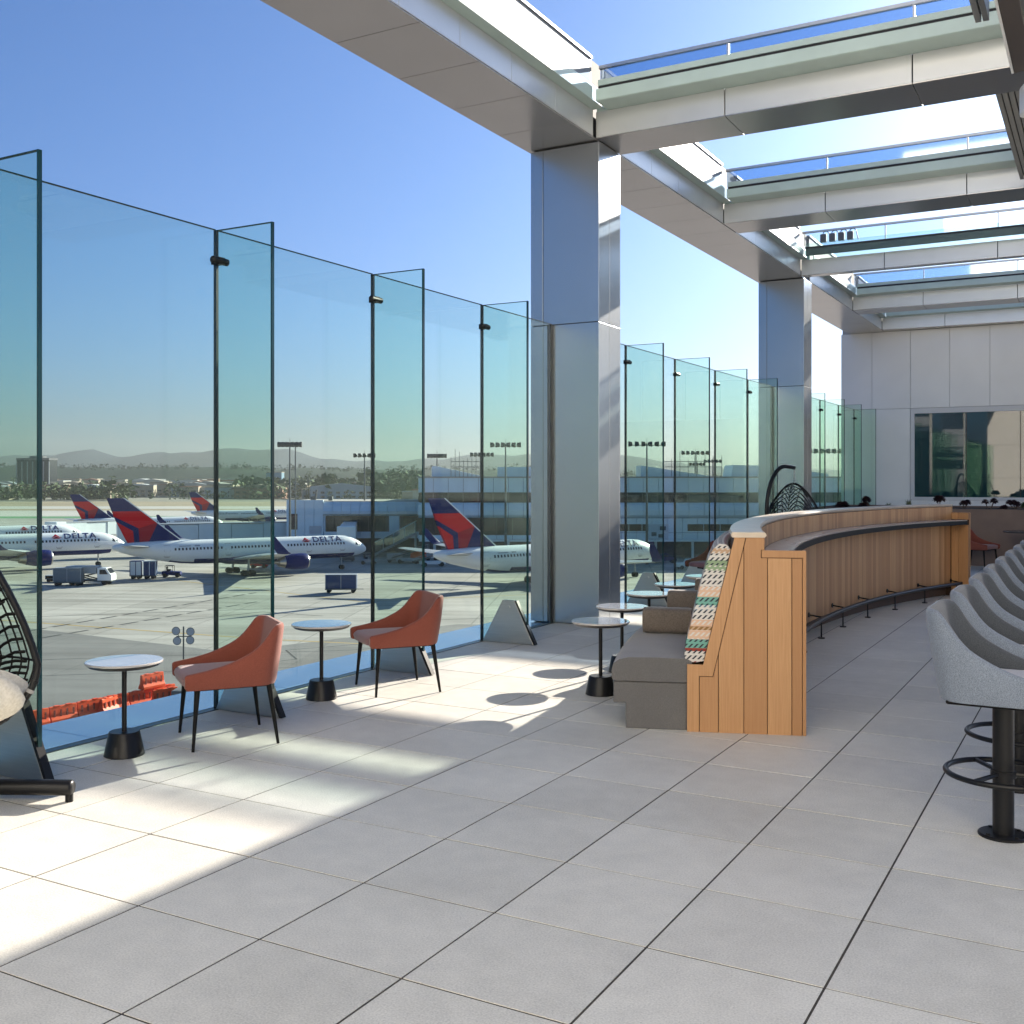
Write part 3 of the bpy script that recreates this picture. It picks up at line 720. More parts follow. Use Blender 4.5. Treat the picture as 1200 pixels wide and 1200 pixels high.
for d,l in ((195.3,'nearest brown velvet bolster on the booth bench'),(190.1,'second brown velvet bolster along the booth bench'),(185.4,'third brown velvet bolster along the booth bench'),(180.7,'fourth brown velvet bolster, mostly behind the striped cushion')): bolster(radians(d),l)

# ------------------------------------------------------------------ round side tables
def make_table():
    t=thing('side_table','','table',group='round pedestal side tables')
    f=MB(); f.lathe([(0,.560),(.217,.560),(.221,.557),(.221,.549),(.218,.5465)],56); f.build('table_top',TABLET,t,smooth=True,auto=30)
    f=MB(); f.lathe([(.217,.546),(.20,.530),(.18,.524),(0,.524)],56); f.build('underside',TABLEU,t,smooth=True,auto=30)
    f=MB(); f.tube([(0,0,.12),(0,0,.525)],.0145,16); f.build('stem',BLACK,t,smooth=True,auto=40)
    f=MB(); f.lathe([(.113,.0),(.116,.004),(.088,.138),(.084,.142),(0,.142)],48); f.build('base',BLACK,t,smooth=True,auto=35)
    return t
tb=make_table(); TL=[((-5.08,4.39),'white round side table left of the nearest coral chair, by the orange barriers'),((-5.11,6.24),'white round side table between the two coral chairs at the glass')]
for d,l in ((195.62,'round side table nearest the booth bench end, its dark base in view'),(191.91,'second round side table along the booth, half reflecting the column'),(187.76,'third round side table along the booth'),(183.97,'fourth round side table along the booth'),(180.04,'fifth round side table along the booth, partly behind the striped cushion'),(176.1,'sixth side table along the booth, behind the cushion')):
    p=arc(radians(d),R0-15.10,0); TL.append(((p[0],p[1]),l))
for k,((x,y),l) in enumerate(TL):
    o=tb if k==0 else copy_tree(tb); o.location=(x,y,0); o['label']=l; o.rotation_euler=(0,0,U(0,6))

# ------------------------------------------------------------------ upholstered shells (chairs, stools)
def smoothstep(x): x=min(1,max(0,x)); return x*x*(3-2*x)
TAB=[(0,0),(.2,.065),(.36,.14),(.46,.205),(.55,.285),(.62,.355),(.69,.445),(.75,.57),(.80,.71),(.845,.86),(.875,.95),(.91,.99),(1,1),(1.1,1)]
def tab(v):
    for (a,p),(b,q) in zip(TAB[:-1],TAB[1:]):
        if v<=b: k=(v-a)/(b-a); return p+(q-p)*max(0,k)
    return 1
def shell(W,D,zb,hf,hb,th,lean,taper):
    """U-shaped shell, front at -Y. returns MB"""
    path=[]; r=.125; hw=W/2; n=24
    for k in range(n): path.append((-hw, -D/2+(D-r)*k/(n-1)))
    for k in range(1,9): a=pi-(pi/2)*k/8; path.append((-hw+r+r*cos(a), D/2-r+r*sin(a)))
    for k in range(1,5): path.append((-hw+r+(W-2*r)*k/5, D/2))
    path += [(-x,y) for x,y in reversed(path[:n+8])]
    f=MB(); rings=[]; N=len(path)
    for i,(x,y) in enumerate(path):
        a=path[max(0,i-1)]; b=path[min(N-1,i+1)]; tx,ty=b[0]-a[0],b[1]-a[1]; l=sqrt(tx*tx+ty*ty); nx,ny=-ty/l,tx/l    # outward normal (left side first)
        v=(y+D/2)/D; h=hf+(hb-hf)*tab(v)
        up=(h-zb)/(hb-zb); ln=lean*up*smoothstep(v*1.2)
        def P(off,z,k): 
            q=(z-zb)/(hb-zb); sc=1-taper*(1-q)
            return ((x+nx*off)*sc,(y+ny*off)*(1-taper*.5*(1-q))+ln*q/max(up,.01)*up,z)
        ht=th/2
        ring=[P(-.006,zb,0),P(0,zb+.02,0),P(.004,zb+(h-zb)*.5,0),P(0,h-.022,0),P(-ht*.35,h-.004,0),P(-ht,h,0),P(-th+ht*.35,h-.004,0),P(-th,h-.024,0),P(-th-.004,zb+(h-zb)*.5,0),P(-th,zb+.004,0)]
        rings.append(ring)
    # rounded front tips: shrink the first and last rings
    def shrink(ring,k):
        c=sum((Vector(p) for p in ring),Vector())/len(ring); return [tuple(c+(Vector(p)-c)*k) for p in ring]
    def front(ring,d,k): return [(p[0],p[1]-d,p[2]) for p in shrink(ring,k)]
    rings=[front(rings[0],.018,.72),front(rings[0],.009,.93)]+rings+[front(rings[-1],.009,.93),front(rings[-1],.018,.72)]
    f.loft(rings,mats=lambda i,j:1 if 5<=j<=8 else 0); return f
def cushion(W,D,z0,z1,y0,r=.05):
    f=MB(); rings=[]
    for z,k in ((z0,.0),(z0+.004,.02),((z0+z1)/2,.03),(z1-.02,.024),(z1-.006,.008),(z1,-.02),(z1+.006,-.12)):
        ring=[]
        for j in range(40):
            a=2*pi*j/40; e=.32
            cx=abs(cos(a))**e*(1 if cos(a)>0 else -1); cyy=abs(sin(a))**e*(1 if sin(a)>0 else -1)
            ring.append(((W/2-.03+k)*cx,y0+(D/2-.03+k)*cyy,z))
        rings.append(ring)
    f.loft(rings); return f
def make_chair():
    t=thing('lounge_chair','','chair',group='coral upholstered chairs')
    f=shell(.60,.56,.365,.462,.735,.042,.045,.05); f.build('shell',[CORAL,CORAL],t,smooth=True,auto=60)
    f=cushion(.505,.53,.375,.448,-.035); f.build('seat',PINKS,t,smooth=True,auto=60)
    f=MB(); f.box(-.24,.24,-.235,.235,.352,.372); f.build('under_frame',BLACKM,t,bevel=.006)
    for sx in (-1,1):
        for sy in (-1,1):
            f=MB(); top=Vector((sx*.245,sy*.215,.366)); bot=Vector((sx*.275,-.245 if sy<0 else .265,0))
            f.tube([bot,bot.lerp(top,.5),top],[.009,.013,.018],10); f.build('leg',BLACKM,t,smooth=True,auto=50)
    return t
ch=make_chair(); ch.location=(-4.85,4.99,0); ch.rotation_euler=(0,0,radians(-35.6)); ch['label']='nearest coral upholstered chair facing the white side table by the glass'
dup(ch,(-4.85,6.83,0),radians(-37),'second coral upholstered chair, right of the middle white table at the glass')
dup(ch,(-5.0,14.95,0),radians(-25),'coral chair beyond the round tables, seen behind the striped cushion')
dup(ch,(-2.08,21.3,0),radians(72),'coral chair at the far table in front of the brown planter')
# far dining table
t=thing('dining_table','dark topped round dining table by the brown planter at the right edge','table',(-1.25,21.2,0))
f=MB(); f.lathe([(0,.715),(.40,.715),(.405,.71),(.40,.69),(0,.69)],48); f.build('table_top',M('dark_table',(.06,.055,.05),.25),t,smooth=True,auto=30)
f=MB(); f.tube([(0,0,.01),(0,0,.69)],.035,16); f.build('stem',BLACK,t,smooth=True,auto=40)
f=MB(); f.lathe([(.26,0),(.26,.008),(.05,.02),(0,.02)],32); f.build('base',BLACK,t,smooth=True,auto=30)

def make_stool():
    t=thing('bar_stool','','bar stool',group='grey bar stools in a row')
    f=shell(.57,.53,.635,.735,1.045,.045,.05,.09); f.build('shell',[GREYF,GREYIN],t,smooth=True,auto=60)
    f=cushion(.45,.47,.645,.735,-.03); f.build('seat',GREYSEAT,t,smooth=True,auto=60)
    f=MB(); f.box(-.23,.23,-.21,.22,.620,.640); f.build('under_plate',BLACKM,t,bevel=.05)
    f=MB(); f.tube([(0,0,.01),(0,0,.622)],.046,24); f.build('pole',BLACK,t,smooth=True,auto=40)
    f=MB(); f.lathe([(.108,0),(.108,.010),(.103,.014),(.047,.014),(0,.014)],40)
    for k in range(4): a=pi/4+k*pi/2; f.tube([(cos(a)*.085,sin(a)*.085,.012),(cos(a)*.085,sin(a)*.085,.02)],.009,8)
    f.build('base_plate',BLACK,t,smooth=True,auto=30)
    f=MB(); f.tube([(cos(a)*.245,sin(a)*.245,.285) for a in [2*pi*k/48 for k in range(48)]],.013,10,closed=True)
    for k in range(3): a=2*pi*k/3+.6; f.tube([(cos(a)*.04,sin(a)*.04,.285),(cos(a)*.24,sin(a)*.24,.285)],.011,8)
    f.tube([(0,0,.27),(0,0,.30)],.055,20); f.build('foot_ring',BLACK,t,smooth=True,auto=40)
    return t
st=make_stool(); names=['nearest','second','third','fourth','fifth','sixth','seventh','farthest']
for k in range(8):
    o=st if k==0 else copy_tree(st); o.location=(-.415,5.35+.862*k,0); o.rotation_euler=(0,0,radians(90))
    o['label']='%s grey bar stool in the row along the right edge'%names[k]
# ------------------------------------------------------------------ hanging egg chairs
def make_egg():
    t=thing('hanging_chair','','hanging chair',group='black woven hanging chairs')
    BE=radians(31); cz=1.0; rx,ry,rz=.55,.45,.585
    def S(th,ph,k=1.):      # th from the back pole: opening faces -Y
        # axis along +Y; th=0 back centre, th=pi/2 rim plane
        return RB(*warp(rx*k*sin(th)*cos(ph), ry*k*cos(th)-.02, k*sin(th)*sin(ph)))
    def RB(x,y,z):
        return Vector((x*cos(BE)-y*sin(BE),x*sin(BE)+y*cos(BE),z))
    def warp(x,y,u):          # u in -1..1 up the egg: broad low belly, narrow crown
        k=1-.36*max(0,u)
        return x*k,y*k,.74+(.84 if u>0 else .36)*u
    TH=radians(96)
    f=MB(); f.tube([S(TH,2*pi*k/56) for k in range(56)],.017,10,closed=True); f.build('rim',BLACK,t,smooth=True,auto=60)
    f=MB()
    for k in range(16):
        ph=2*pi*k/16; f.tube([S(TH*i/14+.02,ph) for i in range(15)],.006,6)
    for k in range(1,12):
        th=TH*k/12; f.tube([S(th,2*pi*i/48) for i in range(48)],.005,6,closed=True)
    for k in range(24):                          # fan shaped strands
        z=-.9+1.8*k/23
        pts=[]
        for i in range(25):
            a=-1+2*i/24; zz=z+.16*abs(sin(a*pi*1.5))
            x=a*.93
            rr=x*x+zz*zz
            if rr<.985: pts.append(RB(*warp(rx*x, ry*sqrt(1-rr)-.02, zz)))
        if len(pts)>2: f.tube(pts,.008,6)
    f.build('woven_basket',BLACKM,t,smooth=True)
    f=MB()
    for k in range(22):
        ph=pi+.25+(pi-.5)*k/21
        p=S(TH,ph); q=S(TH,ph+.045); f.tube([p,q],.0195,10,m=k%2)
    f.build('lashing',[M('lashing_grey',(.30,.29,.28),.5),BLACK],t)
    f=MB(); rings=[]
    for i in range(15):
        th=pi*i/14; ring=[]
        for j in range(40):
            a=2*pi*j/40; k=1+.035*sin(a*11)*sin(th)
            ring.append(tuple(RB(.49*sin(th)*cos(a)*k+.02,.25*sin(th)*sin(a)*k-.02,.60+.16*cos(th)+.025*sin(a*11+1)*sin(th))))
        rings.append(ring)
    f.loft(rings); f.build('seat_cushion',CREAM,t,smooth=True)
    f=MB()
    ctl=[]
    for i in range(33):
        u=i/32
        if u<.45: p=Vector((.0,.56,.06+u/.45*1.10))
        else:
            a=(u-.45)/.55*radians(120); p=Vector((0,.56-.385*(1-cos(a))*1.03,1.16+.69*sin(min(a,pi/2))-.04*max(0,a-pi/2)))
        ctl.append(p)
    f.tube(ctl,.032,12); f.build('pole',BLACK,t,smooth=True,auto=60)
    top=ctl[-1]
    f=MB(); 
    for k in range(5):
        z=top.z-.035-.045*k; o=(0,top.y,z)
        f.tube([(o[0]+(.014*cos(a) if k%2 else 0),o[1]+(0 if k%2 else .014*cos(a)),z+.03*sin(a)) for a in [2*pi*i/10 for i in range(10)]],.005,5,closed=True)
    f.build('chain',STEEL,t)
    f=MB()
    f.tube([(-.55,.50,.07),(-.54,.50,.07),(.54,.50,.07),(.55,.50,.07)],[.03,.04,.04,.03],16); f.tube([(-.48,-.5,.07),(.48,-.5,.07)],.04,16)
    f.tube([(0,.56,.07),(0,-.5,.07)],.034,14)
    for x,y in ((-.53,.50),(.53,.50),(-.43,-.50),(.43,-.50)): f.tube([(x,y,0),(x,y,.04)],.02,10)
    f.build('stand_base',BLACK,t,smooth=True,auto=50)
    return t
eg=make_egg(); eg.location=(-4.83,2.93,0); eg.rotation_euler=(0,0,radians(27)); eg['label']='black woven hanging chair with cream cushion cut off at the left edge'
dup(eg,(-4.36,16.95,0),radians(150),'black woven hanging chair behind the curved bar, by the far column')

# ================================================================== the airport below
def sheet(name,poly,z,mat,T=apT):
    f=MB(); f.add([T(x,y,z) for x,y in poly],[tuple(range(len(poly)))]); o=f.build(name,mat); return struct(o)
sheet('ground',[(-5200,-600),(5200,-600),(5200,6000),(-5200,6000)],ZG-.02,EARTH)
sheet('apron',[(-420,-60),(420,-60),(420,470),(-420,470)],ZG,APRON)
sheet('apron_asphalt',[(-200,-50),(200,-50),(200,112),(20,114),(-6,117),(-26,98),(-60,119),(-200,135)],ZG+.004,ASPH)
sheet('taxiway',[(-2000,470.5),(2000,470.5),(2000,560),(-2000,560)],ZG,RUNW)
sheet('green_verge',[(-420,432),(-30,455),(-30,469),(-420,469)],ZG+.006,GRASSG)
sheet('grass_field',[(-2000,560.5),(2000,560.5),(2000,595),(-2000,595)],ZG,GRASSB)
sheet('runway',[(-2000,595.5),(2000,595.5),(2000,655),(-2000,655)],ZG,RUNW)
sheet('dry_field',[(-3000,655.5),(3000,655.5),(3000,800),(-3000,800)],ZG,GRASSB)
# dashed joints and painted lines on the apron
def line(name,pts,wd,mat,dash=None,z=.010):
    f=MB()
    for (x0,y0),(x1,y1) in zip(pts[:-1],pts[1:]):
        L=sqrt((x1-x0)**2+(y1-y0)**2); dx,dy=(x1-x0)/L,(y1-y0)/L; nx,ny=-dy*wd/2,dx*wd/2; s=0
        while s<L:
            e=min(L,s+(dash[0] if dash else L))
            f.add([apT(x0+dx*s+nx,y0+dy*s+ny,ZG+z),apT(x0+dx*s-nx,y0+dy*s-ny,ZG+z),apT(x0+dx*e-nx,y0+dy*e-ny,ZG+z),apT(x0+dx*e+nx,y0+dy*e+ny,ZG+z)],[(0,1,2,3)])
            s=e+(dash[1] if dash else 1)
    return struct(f.build(name,mat))
line('joint_line',[(-52,108),(-36,150)],.45,TAR,(2.6,1.0)); line('joint_line',[(-50,100),(-33,139)],.45,TAR,(2.6,1.0))
line('joint_line',[(-60,122),(-30,131),(-12,135)],.25,TAR); line('joint_line',[(-38,119),(-30,128),(-22,124)],.22,TAR); line('joint_line',[(-10,120),(30,133)],.25,TAR)
line('joint_line',[(-45,93),(-15,99),(-5,105)],.18,TAR); line('joint_line',[(-38,86),(-8,92)],.15,TAR); line('joint_line',[(-24,90),(-19,94),(-21,99),(-14,103)],.2,TAR)
line('taxi_line',[(-75,128),(-25,106),(-8,101)],.35,YEL)
line('taxi_line',[(-55,170),(-20,139),(10,150)],.3,YEL)

# ------------------------------------------------------------------ aircraft
def text_pts(body,size):
    cu=bpy.data.curves.new('txt','FONT'); cu.body=body; cu.size=size; cu.extrude=0; cu.offset=.018*size; cu.space_character=1.12; cu.shear=.12; cu.resolution_u=3
    o=bpy.data.objects.new('txt',cu); col.objects.link(o)
    dg=bpy.context.evaluated_depsgraph_get(); me=bpy.data.meshes.new_from_object(o.evaluated_get(dg))
    bm=bmesh.new(); bm.from_mesh(me); bmesh.ops.triangulate(bm,faces=bm.faces)
    for k in range(1,10): bmesh.ops.bisect_plane(bm,geom=bm.verts[:]+bm.edges[:]+bm.faces[:],plane_co=(0,size*.74*k/10,0),plane_no=(0,1,0))
    bm.to_mesh(me); bm.free()
    vs_=[tuple(v.co) for v in me.vertices]; fs=[tuple(p.vertices) for p in me.polygons]
    bpy.data.objects.remove(o); bpy.data.curves.remove(cu); bpy.data.meshes.remove(me); return vs_,fs
FUS=[(0,5.45,.22,.25),(.5,5.42,.45,.5),(1.5,5.30,.72,.8),(3,5.12,1.0,1.08),(5,4.92,1.28,1.35),(7,4.72,1.5,1.6),(9,4.55,1.7,1.8),(11,4.40,1.82,1.95),(13,4.30,1.88,2.02),(16,4.25,1.9,2.06),(20,4.25,1.9,2.06),(24,4.25,1.9,2.06),(28,4.25,1.9,2.06),(32,4.25,1.9,2.06),(36,4.25,1.9,2.06),(40,4.25,1.9,2.06),(41.6,4.20,1.83,1.98),(43,4.08,1.62,1.74),(44.2,3.92,1.28,1.36),(45.2,3.74,.86,.9),(45.8,3.62,.46,.48),(46,3.57,.12,.12)]
def fus(s):
    for a,b in zip(FUS[:-1],FUS[1:]):
        if a[0]<=s<=b[0]:
            k=(s-a[0])/(b[0]-a[0]); return [a[i]+(b[i]-a[i])*k for i in range(1,4)]
    return FUS[-1][1:]
def surf(s,z,side,off=.025):
    zc,ry,rz=fus(s); q=max(-1,min(1,(z-zc)/rz)); return (s, side*(ry*sqrt(max(0,1-q*q))+off), z)
def patch(f,s0,s1,z0,z1,side,m=0,off=.025):
    f.add([surf(s0,z0,side,off),surf(s1,z0,side,off),surf(s1,z1,side,off),surf(s0,z1,side,off)],[(0,1,2,3)],m)
def fin_poly(p): return (-.9+(p[0]-467)*.0465, 13.5-(p[1]-372)*.0362)
def make_plane():
    t=thing('parked_aircraft','','aircraft',group='airliners parked on the apron')
    NS=32; rings=[]
    for s,zc,ry,rz in FUS: rings.append([(s,ry*cos(2*pi*j/NS),zc+rz*sin(2*pi*j/NS)) for j in range(NS)])
    def fm(i,j):
        a=2*pi*(j+.5)/NS; s=FUS[i][0]
        lim=-.62 if s>=13 else (-.80 if s>=9 else -2)
        return 1 if sin(a)<lim and s<43 else 0
    f=MB(); f.loft(rings,mats=fm); f.build('fuselage',[WHITEP,NAVY],t,smooth=True,auto=60)
    f=MB()
    wr=[]
    for s,k in ((17,.3),(19,.8),(22,1),(27,1),(30,.8),(32,.3)): wr.append([(s,2.15*k*cos(2*pi*j/16)+0,2.9+1.05*k*sin(2*pi*j/16)-.1) for j in range(16)])
    f.loft(wr); f.build('belly_fairing',NAVY,t,smooth=True,auto=60)
    # fin in its painted fields
    f=MB(); G=[([(467,372),(528,372),(589,432),(485,432)],0),([(485,432),(589,432),(643,485),(575,510),(492,456)],1),([(492,456),(575,510),(580,598),(562,598),(556,522),(500,480)],0),
       ([(500,480),(556,522),(562,598),(548,600)],1),([(575,510),(643,485),(605,590),(580,598)],2),([(643,485),(735,575),(700,584),(605,590)],0)]
    for pl_,m in G:
        P=[fin_poly(p) for p in pl_]; n=len(P)
        for sgn in (-1,1): f.add([(a,sgn*.17,b) for a,b in P],[tuple(range(n))],m)
    out=[fin_poly(p) for p in [(467,372),(528,372),(589,432),(643,485),(735,575),(548,600)]]
    for k,((a,b),(c,d)) in enumerate(zip(out,out[1:]+out[:1])):
        f.add([(a,-.17,b),(a,.17,b),(c,.17,d),(c,-.17,d)],[(0,1,2,3)],3 if k in (1,2,3) else 0)
    lead=[fin_poly(p) for p in [(528,372),(589,432),(643,485),(735,575)]]
    for (a,b),(c,d) in zip(lead[:-1],lead[1:]):
        for sgn in (-1,1): f.add([(a-.28,sgn*.175,b),(c-.28,sgn*.175,d),(c,sgn*.175,d),(a,sgn*.175,b)],[(0,1,2,3)],3)
    f.build('tail_fin',[NAVY,REDP,REDD,WHITEP],t,fix=False)
    def airfoil(le,te,y,z,th):
        c=le-te; top=[(1,0),(.95,.5),(.8,.95),(.6,1),(.3,.7),(0,.08)]; 
        return [(te+c*a,y,z+th*.55*b) for a,b in top]+[(te+c*a,y,z-th*.45*b) for a,b in reversed(top[1:-1])]
    for sd in (-1,1):
        f=MB(); f.loft([airfoil(30,19.8,sd*.6,2.95,1.2),airfoil(29.4,20.0,sd*1.9,3.05,1.1),airfoil(26.2,20.3,sd*8.5,3.65,.75),airfoil(20.2,18.0,sd*25,5.1,.25)]); wg=f.build('wing',[GREYP],t,smooth=True,auto=40)
        f=MB(); f.loft([airfoil(20.2,18.0,sd*25.0,5.12,.22),airfoil(19.6,17.6,sd*25.4,5.4,.2),airfoil(18.4,16.7,sd*25.8,6.5,.18),airfoil(17.2,16.4,sd*26.0,7.8,.12)]); f.build('winglet',NAVY,wg,smooth=True,auto=40)
        f=MB()
        for yy,l in ((5,3),(10,2.4),(14.5,2)):
            f.lathe([(.0,0),(.16,.3),(.22,l*.4),(.16,l*.8),(0,l)],10); 
            k=len(f.v)-50
            for q in range(k,len(f.v)):
                x,y,z=f.v[q]; f.v[q]=(20.6-yy*.10+1.2-z,sd*yy+x,3.0+yy*.10+y-.35)
        f.build('flap_fairing',GREYP,wg,smooth=True)
        f=MB(); f.loft([airfoil(6.2,1.6,sd*.5,5.35,.5),airfoil(5.9,1.7,sd*1.0,5.4,.45),airfoil(.9,-.9,sd*8.0,6.1,.18)]); f.build('tailplane',GREYP,t,smooth=True,auto=40)
        e=MB(); L=[(0,.0,.0),(0.0,1.15,0),(-.25,1.32,0),(-1.2,1.42,0),(-2.8,1.36,0),(-4.3,1.05,0)]
        rg=[[(31.2+x,sd*6.6+max(r,.01)*cos(2*pi*j/24),2.35+max(r,.01)*sin(2*pi*j/24)) for j in range(24)] for x,r,_ in L[1:]]
        e.loft(rg,caps=False,mats=lambda i,j:1 if i==0 else 0); en=e.build('engine',[NAVY,METALP],t,smooth=True,auto=50)
        e=MB(); rg=[[(31.2+x,sd*6.6+r*cos(2*pi*j/20),2.35+r*sin(2*pi*j/20)) for j in range(20)] for x,r in ((-4.29,1.0),(-4.4,.98),(-5.4,.72),(-5.45,.42),(-6.6,.08))]
        e.loft(rg); e.build('exhaust',METALP,en,smooth=True,auto=40)
        e=MB(); rg=[[(31.2+x,sd*6.6+r*cos(2*pi*j/20),2.35+r*sin(2*pi*j/20)) for j in range(20)] for x,r in ((-.5,1.17),(-.45,.3),(-.1,.02))]
        e.loft(rg); e.build('fan',BLACK,en,smooth=True,auto=30)
        e=MB(); e.prism([(30.6,3.6),(24,3.5),(25,2.9),(29.5,3.2)],lambda a,b,tt:(a,sd*6.6+tt,b),-.2,.2); e.build('pylon',GREYP,en)
        g=MB(); g.tube([(21.6,sd*3.7,1.0),(21.8,sd*3.5,3.0)],.2,10); gr=g.build('landing_gear',GREYP,t)
        g=MB()
        for dx in (-.65,.65):
            for dy in (-.42,.42): g.tube([(21.6+dx,sd*3.7+dy-.17,.52),(21.6+dx,sd*3.7+dy+.17,.52)],.52,18)
        g.build('wheel',TYRE,gr,smooth=True,auto=40)
        f=MB()
        for k in range(52):
            s=9.6+k*.605
            if k in (14,15,31,32): continue
            patch(f,s,s+.30,4.72,5.12,sd)
        f.build('window_row',WIN,t)
        f=MB()
        for s in (7.9,18.3,33.2,39.8):
            for a,b,c,d in ((s,s+.06,3.75,5.6),(s+.95,s+1.01,3.75,5.6),(s,s+1.01,3.70,3.76),(s,s+1.01,5.58,5.64)):
                patch(f,a,b,c,(c+d)/2,sd); patch(f,a,b,(c+d)/2,d,sd)
            patch(f,s+.1,s+.9,3.5,3.62,sd)
        f.build('door_outline',GREYP,t)
        f=MB()
        for a,b in ((43.1,43.75),(43.85,44.35)): f.add([surf(a,4.62,sd),surf(b,4.42,sd),surf(b-.12,4.85,sd),surf(a+.12,5.16,sd)],[(0,1,2,3)])
        f.build('cockpit_window',WIN,t)
    g=MB(); g.tube([(41,0,.8),(41,0,2.6)],.14,10); gr=g.build('landing_gear',GREYP,t)
    g=MB()
    for dy in (-.28,.28): g.tube([(41,dy-.13,.42),(41,dy+.13,.42)],.42,16)
    g.build('wheel',TYRE,gr,smooth=True,auto=40)
    # lettering and emblem on the right hand side
    vs_,fs=text_pts('DELTA',1.45); x0=min(v[0] for v in vs_); f=MB()
    f.add([surf(34.6+(x-x0)*1.2,5.33+y*.86,-1,.05) for x,y,_ in vs_],fs); f.build('lettering',NAVY,t,fix=False)
    f=MB(); A=lambda s,z:surf(s,z,-1,.10)
    f.add([A(32.5,5.42),A(33.25,5.72),A(33.25,6.12),A(33.25,5.72),A(34.0,5.42)],[]); f.v=[]
    f.add([A(32.4,5.44),A(33.25,5.80),A(33.25,6.14),A(33.25,5.42)],[(0,1,2)],0); f.add([A(33.25,5.80),A(34.1,5.44),A(33.25,6.14)],[(0,1,2)],1)
    f.add([A(32.55,5.36),A(33.95,5.36),A(33.25,5.70)],[(0,1,2)],1)
    f.build('emblem',[REDP,REDD],t,fix=False)
    f=MB(); patch(f,13.0,13.9,5.30,5.52,-1); patch(f,10.4,12.4,5.32,5.46,-1); f.build('marking',[GREYP],t,fix=False)
    return t
def place(o,tail,nose,lab,base=46.):
    a=ap(*tail,ZG); b=ap(*nose,ZG); d=b-a; o.location=a; o.rotation_euler=(0,0,math.atan2(d.y,d.x)); s=d.length/base; o.scale=(s,s,s); o['label']=lab
pa=make_plane()
place(pa,(-62.6,167),(-26.4,192.5),'airliner parked nose right with white body, red and blue tail, centre left of the view')
for tl,ns,lab in (((-10.9,148.5),(23.9,177.5),'airliner with tail right of the second coral chair and nose past the near column'),
    ((-109,172),(-72.5,200),'airliner at the left whose fuselage runs behind the nearest big tail'),
    ((-129,204),(-93.5,233),'airliner further left, only its nose and lettering showing above the nearer fuselage'),
    ((-116.5,283),(-83,307),'airliner far off whose small tail stands just left of the big tail'),
    ((-109,362),(-75,384),'most distant airliner with small red and blue tail and pale fuselage beyond the boarding bridge')):
    o=copy_tree(pa); place(o,tl,ns,lab)

